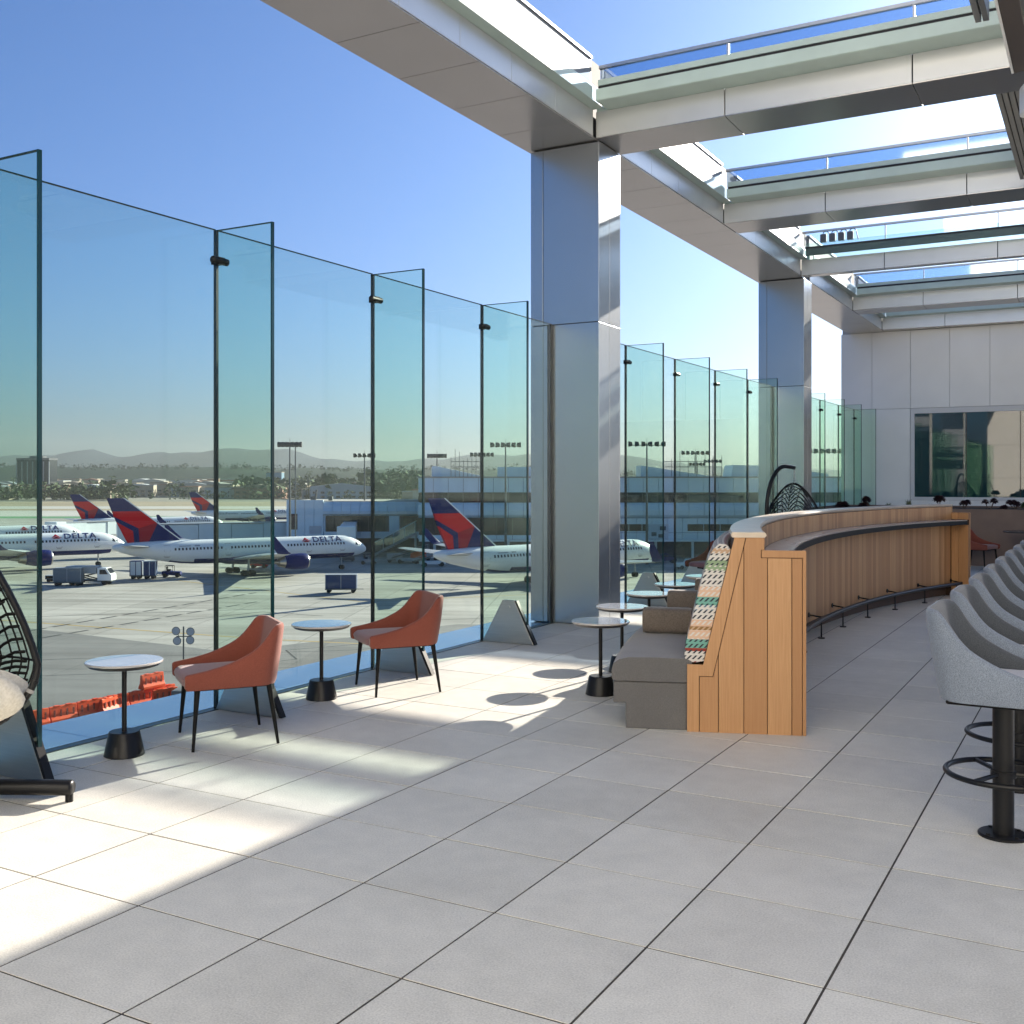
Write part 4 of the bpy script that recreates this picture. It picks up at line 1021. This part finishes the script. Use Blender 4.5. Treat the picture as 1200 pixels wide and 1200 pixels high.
# ------------------------------------------------------------------ terminal, concourse, bridges
TD=216.
def terminal():
    t=thing('terminal_building','long pale blue terminal with two dark window bands, behind the aircraft at right','building',ap(-19,TD,ZG),YAW)
    Zt=lambda z: z-ZG
    L=140; H=Zt(2.35)
    f=MB(); f.box(.3,L,.4,60,3.9,H-.2); f.build('core',UNDER,t)
    f=MB(); f.box(.6,L,2.5,55,0,3.9); f.build('ground_floor',UNDER,t)
    f=MB()
    def band(x0,x1,z0,z1,p=3.05,bul=0):
        n=max(1,round((x1-x0)/p)); w=(x1-x0)/n
        for k in range(n):
            a,b=x0+k*w+.04,x0+(k+1)*w-.04
            if not bul: f.box(a,b,0,.39,Zt(z0),Zt(z1)-.05)
            else:
                pr=[(0,Zt(z0)),(-bul,Zt(z0)+.5),(-bul*1.1,(Zt(z0)+Zt(z1))/2),(-bul*.7,Zt(z1)-.5),(0,Zt(z1)-.05),(.39,Zt(z1)-.05),(.39,Zt(z0))]
                f.prism(pr,lambda q,z,x:(x,q,z),a,b)
    band(0,L,-.75,2.35); band(0,L,-5.9,-2.8,3.05,.6); band(0,35,-10.3,-9.4); band(35,L,-8.9,-5.95); band(35,L,-10.4,-8.95)
    f.build('wall',WHB,t)
    f=MB(); f.box(-.3,L,-.2,60,H-.19,H+.12); f.build('roof',BROOF,t)
    def wins(x0,x1,z0,z1,p,skip=()):
        n=round((x1-x0)/p); w=(x1-x0)/n
        for k in range(n):
            if k in skip: continue
            g=MB(); g.box(x0+k*w+.09,x0+(k+1)*w-.09,.1,.28,Zt(z0)+.06,Zt(z1)-.1); g.build('window',TWIN,t)
    wins(0,100,-2.8,-.75,3.05,(9,)); wins(0,35,-9.4,-5.9,3.05,(9,))
    for a,b in ((40,48),(54.5,64.5),(66,77)): 
        g=MB(); n=3; w=(b-a)/n
        for k in range(n): g.box(a+k*w+.06,a+(k+1)*w-.06,-.06,-.005,Zt(-8.6),Zt(-7.2))
        g.build('window',TWIN,t)
    # roof plant
    f=MB(); f.prism([(2.5,H+.1),(2.5,H+2.2),(3.2,H+2.3),(13.5,H+.1)],lambda a,b,tt:(a,tt,b),3,12); f.build('roof_plant',WHB2,t)
    f=MB(); f.box(16,32,3,14,H+.1,H+2.1); f.build('roof_plant',WHB,t)
    f=MB(); f.prism([(45.5,H+.1),(45.5,H+2.4),(60.5,H+.1)],lambda a,b,tt:(a,tt,b),3,12); f.build('roof_plant',WHB,t)
    f=MB(); f.prism([(64,H+.1),(64.5,H+2.5),(70,H+2.4),(84,H+.7),(84,H+.1)],lambda a,b,tt:(a,tt,b),3,12); f.build('roof_plant',WHB,t)
    f=MB()
    for x0,x1,zb in ((6.5,12.5,2.2),(50,62,2.0)):
        for k in range(8):
            x=x0+(x1-x0)*k/7; f.tube([(x,2.5,H),(x,2.5,H+zb+U(1.2,3.6))],.06,6)
        for q in (1.3,2.4): f.tube([(x0,2.5,H+q+.8),(x1,2.5,H+q+.8)],.07,6)
    f.build('antenna_frame',MASTM,t)
    g=MB(); g.box(46.6,50.6,-.5,-.05,Zt(-10.2),Zt(-7.2)); g.build('notice_board',M('board_white',(.62,.64,.66),.5),t)
    g=MB(); g.box(47.2,48.2,-.53,-.505,Zt(-9.6),Zt(-8.8)); g.box(48.9,50.1,-.53,-.505,Zt(-8.4),Zt(-7.6)); g.box(48.6,49.6,-.53,-.505,Zt(-9.9),Zt(-9.2)); g.build('board_print',UNDER,t)
    g=MB()
    for k in range(12): g.box(3+k*7.5,3.5+k*7.5,.8,1.3,0,3.9)
    g.build('column_row',WHB2,t)
    g=MB(); g.box(.3,L,-1.6,-.61,Zt(-10.65),Zt(-10.3)); g.build('canopy_edge',WHB2,t)
terminal()
def concourse():
    t=thing('gate_concourse','lower pale concourse with rounded fascia and dark windows, left of the terminal','building',ap(-49,232,ZG),YAW)
    Zt=lambda z: z-ZG; L=38
    f=MB(); f.box(.2,L,.4,25,3.4,Zt(-3.2)); f.build('core',UNDER,t)
    f=MB(); f.box(2,L,3,22,0,3.4); f.build('ground_floor',UNDER,t)
    f=MB()
    for k in range(19):
        a,b=k*2+.03,k*2+1.97
        if k>3:
            f.prism([(0,Zt(-6.05)),(-.9,Zt(-5.6)),(-1.0,Zt(-5)),(-.6,Zt(-3.9)),(0,Zt(-3.0)),(.39,Zt(-2.9)),(.39,Zt(-6.05))],lambda q,z,x:(x,q,z),a,b)
            f.box(a,b,0,.39,Zt(-10.9),Zt(-9.5))
        else: f.box(a,b,-.5,.39,Zt(-10.9),Zt(-2.6))
    f.box(22.3,24.5,-.3,.39,Zt(-9.5),Zt(-6.05)); f.box(7.6,8.4,-.05,.39,Zt(-9.5),Zt(-6.05))
    f.build('wall',WHB,t)
    f=MB(); f.box(0,L,.2,25,Zt(-3.15),Zt(-2.85)); f.build('roof',BROOF,t)
    for k in range(16):
        x=8.5+k*1.85
        if 21<x<25: continue
        g=MB(); g.box(x+.06,x+1.79,.1,.3,Zt(-9.45),Zt(-6.1)); g.build('window',TWIN,t)
    g=MB(); g.box(.6,2.4,-.56,-.5,Zt(-9),Zt(-5.6)); g.build('door',WIN,t)
    g=MB(); g.box(5.0,7.6,-.6,-.5,Zt(-9.9),Zt(-8.2)); g.build('notice_board',M('notice_white',(.6,.6,.62),.5),t)
    g=MB()
    for x in (4,8,28,29.5): g.box(x,x+.9,6,7,Zt(-2.85),Zt(-1.9)); 
    g.tube([(5,6,Zt(-2.8)),(5.4,6,Zt(-.4))],.25,8)
    g.build('roof_unit',MASTM,t)
concourse()
def bridge(p0,p1,z0,z1,w_,lab,n,mat,cab=True):
    a=ap(*p0,0); b=ap(*p1,0); d=(b-a); L=d.length; rz=math.atan2(d.y,d.x)
    t=thing('boarding_bridge',lab,'boarding bridge',(a.x,a.y,ZG),rz,'boarding bridges')
    f=MB(); g=MB()
    for k in range(n):
        x0,x1=L*k/n,L*(k+1)/n; e=.12*(k%2); f.box(x0+.05,x1-.05,-w_/2+e,w_/2-e,z0-ZG+e,z1-ZG-e)
    f.build('tunnel',mat,t,bevel=.04)
    g.box(0,L,-w_/2-.06,w_/2+.06,z1-ZG+.003,z1-ZG+.18); g.box(0,L,-w_/2-.05,w_/2+.05,z0-ZG-.25,z0-ZG-.003); g.build('trim',GREYP,t)
    g=MB()
    for x in (L*.3,L*.82): 
        g.tube([(x,-w_*.35,0),(x,-w_*.35,z0-ZG)],.22,10); g.tube([(x,w_*.35,0),(x,w_*.35,z0-ZG)],.22,10); g.box(x-.5,x+.5,-w_*.5,w_*.5,.25,.8)
    g.build('support',MASTM,t)
    if cab:
        g=MB(); g.box(L+.003,L+2.6,-w_*.62,w_*.62,z0-ZG-.2,z1-ZG+.35); g.build('cab',TEALP,t,bevel=.08)
        g=MB(); g.box(L+.6,L+2.0,-w_*.62-.03,-w_*.62-.005,z0-ZG+1,z1-ZG-.5); g.build('cab_window',WIN,t)
bridge((-48.5,236),(-79.5,222),-10.9,-7.6,3.0,'long pale boarding bridge running level behind the nearest airliner',5,TEALP)
bridge((-35,231),(-31.5,203),-10.4,-7.4,2.8,'short white boarding bridge reaching towards the nearest airliner nose',3,WHB2)
bridge((-92,252),(-100,236),-10.8,-7.8,3.0,'grey boarding bridge at the far left aircraft, left of the big tail',3,TEALP)
# glazed passenger stair
t=thing('passenger_stair','slanted glazed stair tower between concourse and apron, left of the second big tail','stair',ap(-29,221,ZG),YAW)
f=MB()
for x in (0,2.6): f.prism([(0+x*0,0),(9,4.6),(9,5.0),(0,.4)],lambda a,b,tt:(a,tt,b),x,x+.15)
for k in range(16): f.box(.2+k*.55,.7+k*.55,.16,2.59,.1+k*.285,.16+k*.285)
f.build('flight',GREYP,t)
f=MB(); f.prism([(0,.5),(9,5.1),(9,7.2),(0,2.6)],lambda a,b,tt:(a,tt,b),-.08,-.03); f.prism([(0,.5),(9,5.1),(9,7.2),(0,2.6)],lambda a,b,tt:(a,tt,b),2.78,2.83); f.build('side_glazing',glass_mat('stair_glass',(.55,.7,.72),.12,3,.8),t)
f=MB(); f.prism([(0,2.62),(9,7.22),(9,7.4),(0,2.8)],lambda a,b,tt:(a,tt,b),-.1,2.9)
for k in range(5): f.tube([(k*2.2+.1,-.06,k*1.12+.4),(k*2.2+.1,-.06,k*1.12+2.7)],.06,6)
f.tube([(8.9,.2,0),(8.9,.2,5)],.12,8); f.tube([(8.9,2.4,0),(8.9,2.4,5)],.12,8); f.build('frame',TEALP,t)

# ------------------------------------------------------------------ flood light masts
def mast(lat,dep,ztop,n,wd,lab,twin=False):
    H=ztop-ZG; t=thing('flood_mast',lab,'light mast',ap(lat,dep,ZG),YAW,'tall flood light masts'); f=MB()
    f.tube([(0,0,0),(0,0,H*.5),(0,0,H)],[.26,.2,.13],10)
    if twin: f.tube([(1.0,0,0),(1.0,0,H*.98)],.12,8)
    f.tube([(0,0,H),(0,0,H+1.0)],.05,6); f.build('pole',MASTM,t)
    f=MB(); f.tube([(-wd/2,0,H-.35),(wd/2,0,H-.35)],.07,8); f.build('crossbar',MASTM,t)
    for k in range(n):
        x=-wd/2+wd*k/(n-1); s=1 if x>0 else -1
        g=MB(); rg=[]
        for q,r in ((-.5,.12),(-.36,.40),(.30,.50),(.42,.47)): rg.append([(x+s*q*.9,r*cos(2*pi*j/12)*.9,H-.1+r*sin(2*pi*j/12)) for j in range(12)])
        g.loft(rg); g.build('lamp_head',LAMPH,t,smooth=True,auto=40)
mast(-39.8,191,8.2,6,3.6,'twin poled flood mast above the nearest airliner nose',True)
mast(-33.2,240,7.4,5,4.2,'flood mast left of the second glass fin edge, above the concourse')
mast(-16.6,236,7.2,6,3.6,'flood mast on the left of the roof antennas')
mast(-6.8,241,7.6,6,4.6,'flood mast right of the roof antennas, behind the fin edge')
mast(-1.2,199,8.4,6,5.0,'tall flood mast standing before the terminal, left of the near column')
mast(25.3,200,8.6,6,6.2,'largest flood mast right of the near column')
mast(44.0,256,8.4,6,5.8,'flood mast over the middle of the terminal roof')
mast(52.5,302,6.4,5,3.8,'small distant flood mast in the middle of the terminal roof')
mast(56.5,300,7.2,5,4.2,'small distant flood mast beside the third glass fin')
mast(59.0,201,7.3,6,5.6,'flood mast seen between far column and end wall')
# small work light tower with four round lamps near the barriers
t=thing('work_light','small work light tower with four round lamps behind the orange barriers','work light',ap(-23.2,75.3,ZG),YAW)
f=MB(); f.tube([(0,0,.3),(0,0,5.45)],.06,8); f.tube([(-.5,0,4.75),(.5,0,4.75)],.035,6); f.tube([(-.35,0,4.75),(-.45,0,5.3)],.03,6); f.build('pole',MASTM,t)
for x,z in ((-.42,4.45),(.52,5.1),(.5,4.5),(-.5,5.15)):
    g=MB(); g.tube([(x,.12,z),(x,-.02,z),(x,-.12,z)],[.10,.27,.30],16); lh=g.build('lamp',MASTM,t)
    g=MB(); g.tube([(x,-.121,z),(x,-.13,z)],.26,16); g.build('lens',LENS,lh)
f=MB(); f.box(-.7,.7,-.6,.6,.35,1.0); f.build('generator',M('generator_grey',(.15,.15,.15),.6),t,bevel=.05)
f=MB()
for y in (-.6,.6): f.tube([(0,y-.1,.32),(0,y+.1,.32)],.32,14)
f.build('wheel',TYRE,t)

# ------------------------------------------------------------------ orange barriers
def make_barrier():
    t=thing('traffic_barrier','','barrier',group='orange water filled barriers'); L=1.9
    f=MB(); pr=[(-.30,0),(-.30,.18),(-.16,.42),(-.10,1.02),(.10,1.02),(.16,.42),(.30,.18),(.30,0)]
    f.prism(pr,lambda a,b,tt:(tt,a,b),0,L); f.build('body',ORNG,t,bevel=.03)
    f=MB()
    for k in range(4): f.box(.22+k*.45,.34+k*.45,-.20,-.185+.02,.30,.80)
    f.build('recess_shade',M('orange_shadow',(.25,.03,.012),.6),t)  # dark orange strips painting the shade of moulded hollows
    f=MB(); f.box(.35,.7,-.13,.13,1.0,1.05); f.box(1.2,1.55,-.13,.13,1.0,1.05); f.build('lifting_lug',ORNG,t)
    return t
br=make_barrier(); bdir=math.atan2((ap(-24.6,77.2)-ap(-31.2,67.6)).y,(ap(-24.6,77.2)-ap(-31.2,67.6)).x)
bl=['leftmost orange barrier, partly behind the hanging chair fin','second orange barrier from the left behind the side table','third orange barrier from the left behind the side table','fourth orange barrier, in the middle of the line','orange barrier left of the end one','rightmost orange barrier, beside the work light']
for k in range(6):
    p=ap(-31.2+k*1.13,67.6+k*1.64,ZG); o=br if k==0 else copy_tree(br); o.location=p; o.rotation_euler=(0,0,bdir+U(-.04,.04)); o['label']=bl[k]
for k,(la,de,zz,rr,l) in enumerate(((-27.7,71.8,0,.3,'orange barrier set askew in front of the line'),(-25.25,74.9,0,-.12,'orange barrier standing in front of the right end of the line'),(-26.1,75.0,1.03,.05,'orange barrier lying on top of the line'))):
    o=copy_tree(br); o.location=ap(la,de,ZG+zz); o.rotation_euler=(0,0,bdir+rr); o['label']=l

# ------------------------------------------------------------------ ground vehicles and carts
def wheels(f,xs,ys,r,w_=.22):
    for x in xs:
        for y in ys: f.tube([(x,y-w_/2,r),(x,y+w_/2,r)],r,14)
def cart(lat,dep,rz,body,lab,h=1.75,L=3.2,trim=GREYP,windows=False):
    t=thing('baggage_cart',lab,'cart',ap(lat,dep,ZG),rz,'baggage carts on the apron')
    f=MB(); f.box(-L/2,L/2,-.75,.75,.45,.60); f.box(L/2,L/2+.9,-.05,.05,.45,.52); f.build('chassis',MASTM,t)
    f=MB(); f.box(-L/2+.05,L/2-.05,-.72,.72,.62,.62+h); f.build('canvas_body',body,t,bevel=.05)
    f=MB(); f.box(-L/2,L/2,-.78,.78,.62+h+.004,.70+h)
    for x in (-L/2+.06,0,L/2-.06): f.box(x-.05,x+.05,-.76,-.725,.62,.62+h)
    f.build('frame',trim,t)
    f=MB(); wheels(f,(-L/2+.5,L/2-.5),(-.6,.6),.3); f.build('wheel',TYRE,t)
    return t
def truck(lat,dep,rz,lab,cabc,boxc,box=(5.2,2.6),lift=0):
    t=thing('service_truck',lab,'truck',ap(lat,dep,ZG),rz); L=box[0]
    f=MB(); f.box(-L,2.2,-.9,.9,.55,.8); f.build('chassis',MASTM,t)
    f=MB(); f.prism([(.15,.7),(.15,2.6),(1.5,2.6),(2.1,1.7),(2.25,1.6),(2.3,.7)],lambda a,b,tt:(a,tt,b),-1.05,1.05); cb=f.build('cab',cabc,t,bevel=.05)
    f=MB()
    for s in (-1,1): f.prism([(.5,1.65),(.5,2.35),(1.35,2.35),(1.8,1.65)],lambda a,b,tt:(a,tt,b),s*1.055,s*1.07)
    f.prism([(1.56,2.5),(2.08,1.76),(2.1,1.78),(1.58,2.52)],lambda a,b,tt:(a,tt,b),-.9,.9); f.build('window',WIN,cb)
    f=MB(); f.box(-L,.0,-1.1,1.1,.85+lift,.85+lift+box[1]); f.build('cargo_box',boxc,t,bevel=.04)
    if lift:
        f=MB()
        for y in (-.8,.8): f.tube([(-L+.3,y,.8),(-.3,y,.85+lift)],.09,6); f.tube([(-L+.3,y,.85+lift),(-.3,y,.8)],.09,6)
        f.build('scissor_lift',MASTM,t)
    f=MB(); wheels(f,(-L+.9,1.2),(-.85,.85),.45,.3); f.build('wheel',TYRE,t)
    return t
def tug(lat,dep,rz,lab,c):
    t=thing('tow_tractor',lab,'tractor',ap(lat,dep,ZG),rz)
    f=MB(); f.prism([(-1.5,.4),(-1.5,1.0),(-.2,1.05),(.1,.95),(1.4,.9),(1.5,.4)],lambda a,b,tt:(a,tt,b),-.75,.75); f.build('body',c,t,bevel=.05)
    f=MB(); f.box(-1.0,.3,-.7,.7,1.85,1.92)
    for x in (-.95,.25):
        for y in (-.65,.65): f.tube([(x,y,.95),(x,y,1.86)],.04,6)
    f.build('roof_frame',BLACKM,t)
    f=MB(); f.box(-.8,-.2,-.45,.45,1.04,1.3); f.box(-.85,-.7,-.45,.45,1.3,1.7); f.build('seat',BLACKM,t)
    f=MB(); wheels(f,(-1.0,1.0),(-.65,.65),.36); f.build('wheel',TYRE,t)
def pickup(lat,dep,rz,lab,c):
    t=thing('parked_car',lab,'car',ap(lat,dep,ZG),rz,'parked ground vehicles')
    f=MB(); f.prism([(-2.5,.45),(-2.5,1.1),(-.7,1.15),(-.4,1.8),(.7,1.8),(1.3,1.15),(2.4,1.0),(2.5,.45)],lambda a,b,tt:(a,tt,b),-.9,.9); b=f.build('body',c,t,bevel=.06)
    f=MB()
    for s in (-1,1): f.prism([(-.5,1.2),(-.28,1.68),(.62,1.68),(1.05,1.2)],lambda a,b,tt:(a,tt,b),s*.902,s*.915)
    f.prism([(.75,1.76),(1.26,1.2),(1.28,1.22),(.77,1.78)],lambda a,b,tt:(a,tt,b),-.75,.75); f.build('window',WIN,b)
    f=MB(); wheels(f,(-1.6,1.6),(-.8,.8),.37); f.build('wheel',TYRE,t)
    f=MB(); 
    for y in (-.65,.65): f.box(2.44,2.52,y-.15,y+.15,.75,.9)
    f.build('headlight',LENS,t)
def loader(lat,dep,rz,lab,c=WHITEP):
    t=thing('belt_loader',lab,'loader',ap(lat,dep,ZG),rz)
    f=MB(); f.box(-2.5,2.2,-.8,.8,.45,1.0); f.build('body',c,t,bevel=.05)
    f=MB(); f.prism([(-3.4,.9),(3.8,3.0),(3.8,3.25),(-3.4,1.15)],lambda a,b,tt:(a,tt,b),-.45,.45); f.build('conveyor',MASTM,t)
    f=MB(); 
    for y in (-.52,.52): f.tube([(-3.2,y,1.6),(3.7,y,3.7)],.04,6); f.tube([(-3.2,y,1.1),(-3.2,y,1.6)],.04,6); f.tube([(3.7,y,3.1),(3.7,y,3.7)],.04,6)
    f.build('rail',GREYP,t)
    f=MB(); wheels(f,(-1.7,1.5),(-.7,.7),.4); f.build('wheel',TYRE,t)
cart(-24.0,150,YAW+.05,BLUEC,'dark blue baggage cart standing alone in front of the nearest airliner nose',1.9,4.4)
cart(-66.5,160,YAW,M('cart_grey',(.16,.19,.22),.5),'grey blue container cart at the left edge, behind the first fin',2.0,4.2)
cart(-60.2,171,YAW+.1,WHITEP,'white and blue container cart just left of the nearest tail cone',2.2,1.9,NAVY)
cart(-58.0,171,YAW+.1,BLUEC,'blue container cart coupled behind the white one left of the nearest tail cone',2.2,2.0,WHITEP)
tug(-55.5,174,YAW+.1,'dark tow tractor under the nearest tail cone',NAVY)
truck(-62.6,161.5,YAW,'white cabbed truck with a scissor lift in front of the left airliner',WHITEP,GREYP,(4.6,1.1),.9)
cart(-69.9,166,YAW,BLACKM,'low dark flat cart behind the white cabbed truck',.35,5)
loader(-14.5,196,YAW+.3,'pale belt loader below the glazed stair')
loader(-19.5,203,YAW-.2,'grey belt loader left of the glazed stair foot',GREYP)
truck(-17.5,206,YAW+1.2,'small orange topped truck beside the concourse base',GREYP,ORNG,(2.6,1.3))
tug(-27,201,YAW,'grey tow tractor under the nearest airliner nose',GREYP)
cart(-22.5,205,YAW,GREYP,'grey cart by the concourse base, behind the blue one',1.0,3)
pickup(-13.5,211,YAW,'white pickup parked left of the second big tail',WHITEP)
for la,de,r,l,c in ((31.5,190,.2,'white car parked nearest the second airliner nose',WHITEP),(34.6,197,.1,'blue car behind the white one by the terminal',M('car_blue',(.03,.12,.30),.3)),(36.5,186,3.0,'white car facing left by the terminal base',WHITEP),(39.5,194,.1,'silver car at the terminal base',GREYP),(43,190,.15,'white van like car right of the silver one',WHITEP),(29,204,0,'dark car under the terminal by the second airliner',NAVY)): pickup(la,de,YAW+r,l,c)
tug(-45.5,192,YAW,'red tractor under the nearest airliner nose gear',REDP)

# ------------------------------------------------------------------ city, trees, hills
def city_house(lat,dep,w_,d,h,mat,lab,group=None,win=True,rf=0):
    t=MB(); zb=ZG-.3
    t.box(-w_/2,w_/2,-d/2,d/2,0,h)
    if rf: t.prism([(-w_/2-.5,h+.003),(0,h+rf),(w_/2+.5,h+.003)],lambda a,b,tt:(a,tt,b),-d/2,d/2,2)
    else: t.box(-w_/2-.3,w_/2+.3,-d/2-.3,d/2+.3,h+.003,h+.6,2)
    if win:
        n=max(2,int(w_/6))
        for z in [1.5+3.6*k for k in range(max(1,int(h/4.2)))]:
            for k in range(n): t.box(-w_/2+w_*(k+.25)/n,-w_/2+w_*(k+.75)/n,-d/2-.08,-d/2-.01,z,min(h-.4,z+1.7),1)
    o=t.build('city_building',[mat,WIN,random.choice(CITY)]); o.location=ap(lat,dep,zb); o.rotation_euler=(0,0,YAW+U(-.3,.3)); return tag(o,lab,'building',group)
random.seed(21)
for k in range(190):
    dep=U(860,1750)+(k%3)*40; lat=U(-.62,-.02)*dep
    city_house(lat,dep,U(14,52),U(10,22),U(7,12)+(dep-860)*.008,random.choice(CITY),'low pale or brick coloured building among the trees beyond the runway','low city buildings beyond the runway',True,random.choice([0,0,3]))
t=thing('office_tower','dark slab office tower with pale vertical piers, far left on the horizon','building',ap(-481,1080,ZG),YAW-.1)
f=MB(); f.box(-17,17,-8,8,0,36.5); f.build('glazing',WIN,t)
f=MB()
for k in range(7): x=-17+34*k/6; f.box(x-.5,x+.5,-8.6,-8.02,4,35)
f.build('pier',CITY[3],t)
f=MB(); f.box(-17.4,17.4,-8.7,8.4,36.52,38.5); f.box(-6,8,-4,4,38.52,40.5); f.build('roof_band',UNDER,t)
f=MB(); f.box(-22,26,-11,-8.7,0,7.5); f.build('podium',CITY[0],t)
city_house(-262,1180,17,12,25,M('far_blue',(.16,.27,.36),.4),'blue grey mid rise block left of the twin flood mast')
city_house(-258,1060,13,10,9,CITY[2],'terracotta gabled house below the blue grey block',None,True,4)
city_house(-225,1050,20,10,7,CITY[2],'reddish low building right of the gabled house')
city_house(-62,760,30,14,8,CITY[1],'long tan shed behind the concourse roof')
city_house(-43,560,16,10,11,CITY[4],'pale beige block behind the concourse by the second fin',None,False)
# trees as one far-off wood
random.seed(5)
f=MB()
def crown(c,r,h,n):
    for k in range(n):
        a=U(0,6.28); q=sqrt(R()); z=U(.15,1); rr=r*q*(1-.5*abs(z-.45)); p=c+Vector((cos(a)*rr,sin(a)*rr,z*h)); s=r*U(.16,.34)
        d1=Vector((U(-1,1),U(-1,1),U(-.6,.6))).normalized()*s; d2=Vector((U(-1,1),U(-1,1),U(-.2,1))).normalized()*s
        f.add([p-d1,p-d2*.8,p+d1,p+d2],[(0,1,2,3)])
def trees(n,l0,l1,d0,d1,h0,h1):
    for k in range(n):
        dep=U(d0,d1); lat=U(l0,l1)*dep; h=U(h0,h1); c=ap(lat,dep,ZG)
        if R()<.06:
            f.tube([c,c+Vector((0,0,h*1.3))],.4,5); 
            for q in range(14): a=U(0,6.28); f.add([c+Vector((0,0,h*1.3)),c+Vector((cos(a)*2,sin(a)*2,h*1.3+.8)),c+Vector((cos(a)*4,sin(a)*4,h*1.3-1.2)),c+Vector((cos(a)*2.2,sin(a)*2.2,h*1.3+.2))],[(0,1,2,3)])
        else: crown(c,h*U(.45,.75),h,34)
trees(120,-.62,.05,840,1000,4,8); trees(260,-.62,.05,1000,1500,6,13); trees(240,-.62,.1,1500,1950,8,16)
trees(60,-.5,-.36,830,900,8,15); trees(120,-.26,-.06,900,1400,10,20); trees(40,-.14,-.09,800,1100,14,24)
tw=f.build('distant_trees',FOL,fix=False); tw['kind']='stuff'; tag(tw,'belt of dark green trees and palms spread through the far city','trees')
def ridge(name,dep,l0,l1,n,hf,mat,depth):
    f=MB(); rings=[]
    for i in range(n+1):
        la=(l0+(l1-l0)*i/n)*dep; h=hf(i/n)
        rings.append([apT(la,dep-depth*.5,ZG-1),apT(la,dep-depth*.3,ZG+h*.45),apT(la,dep-depth*.1,ZG+h*.9),apT(la,dep,ZG+h),apT(la,dep+depth*.4,ZG+h*.6),apT(la,dep+depth,ZG-1)])
    f.loft(rings,closed=False,caps=False); return struct(f.build(name,mat,smooth=True))
from mathutils import noise
def fn(x,sc,seed): return noise.fractal(Vector((x*sc,seed,0)),1.0,2.0,5)
ridge('hills',2300,-.75,.35,240,lambda u:(45+10*fn(u,9,1.3)+3*fn(u,70,4.))*(1-.22*max(0,u-.45))*(1 if u<.7 else max(.3,1-(u-.7)*3)),HILLM,500)
ridge('mountains',5200,-.85,.6,260,lambda u:(168+66*fn(u,7,7.7)+20*fn(u,40,2.2))*max(.15,1-abs(u-.30)*1.0),MOUNT,1600)
# low scrub texture on the hill crest
f=MB(); random.seed(9)
for k in range(420):
    u=R(); la=(-.75+1.1*u)*2300; h=(45+10*fn(u,9,1.3)+3*fn(u,70,4.))*(1-.22*max(0,u-.45))*(1 if u<.7 else max(.3,1-(u-.7)*3)); crown(ap(la,2290+U(-120,10),ZG+h*U(.82,.96)),U(5,11),U(5,12),12)
hs=f.build('hill_scrub',HILLM,fix=False); hs['kind']='stuff'; tag(hs,'dark scrub and trees along the crest of the far hills','trees')
# haze
f=MB(); f.box(-6500,6500,-6500,8500,ZG-1.2,275)
m,nt,out=new_mat('haze_air'); pv=nt.nodes.new('ShaderNodeVolumePrincipled'); pv.inputs['Color'].default_value=(.47,.475,.47,1); pv.inputs['Density'].default_value=.00011; pv.inputs['Anisotropy'].default_value=.3
nt.links.new(pv.outputs[0],out.inputs['Volume'])
hz=f.build('haze',m); hz['kind']='stuff'; hz['label']='thin pale haze in the air over the airfield'
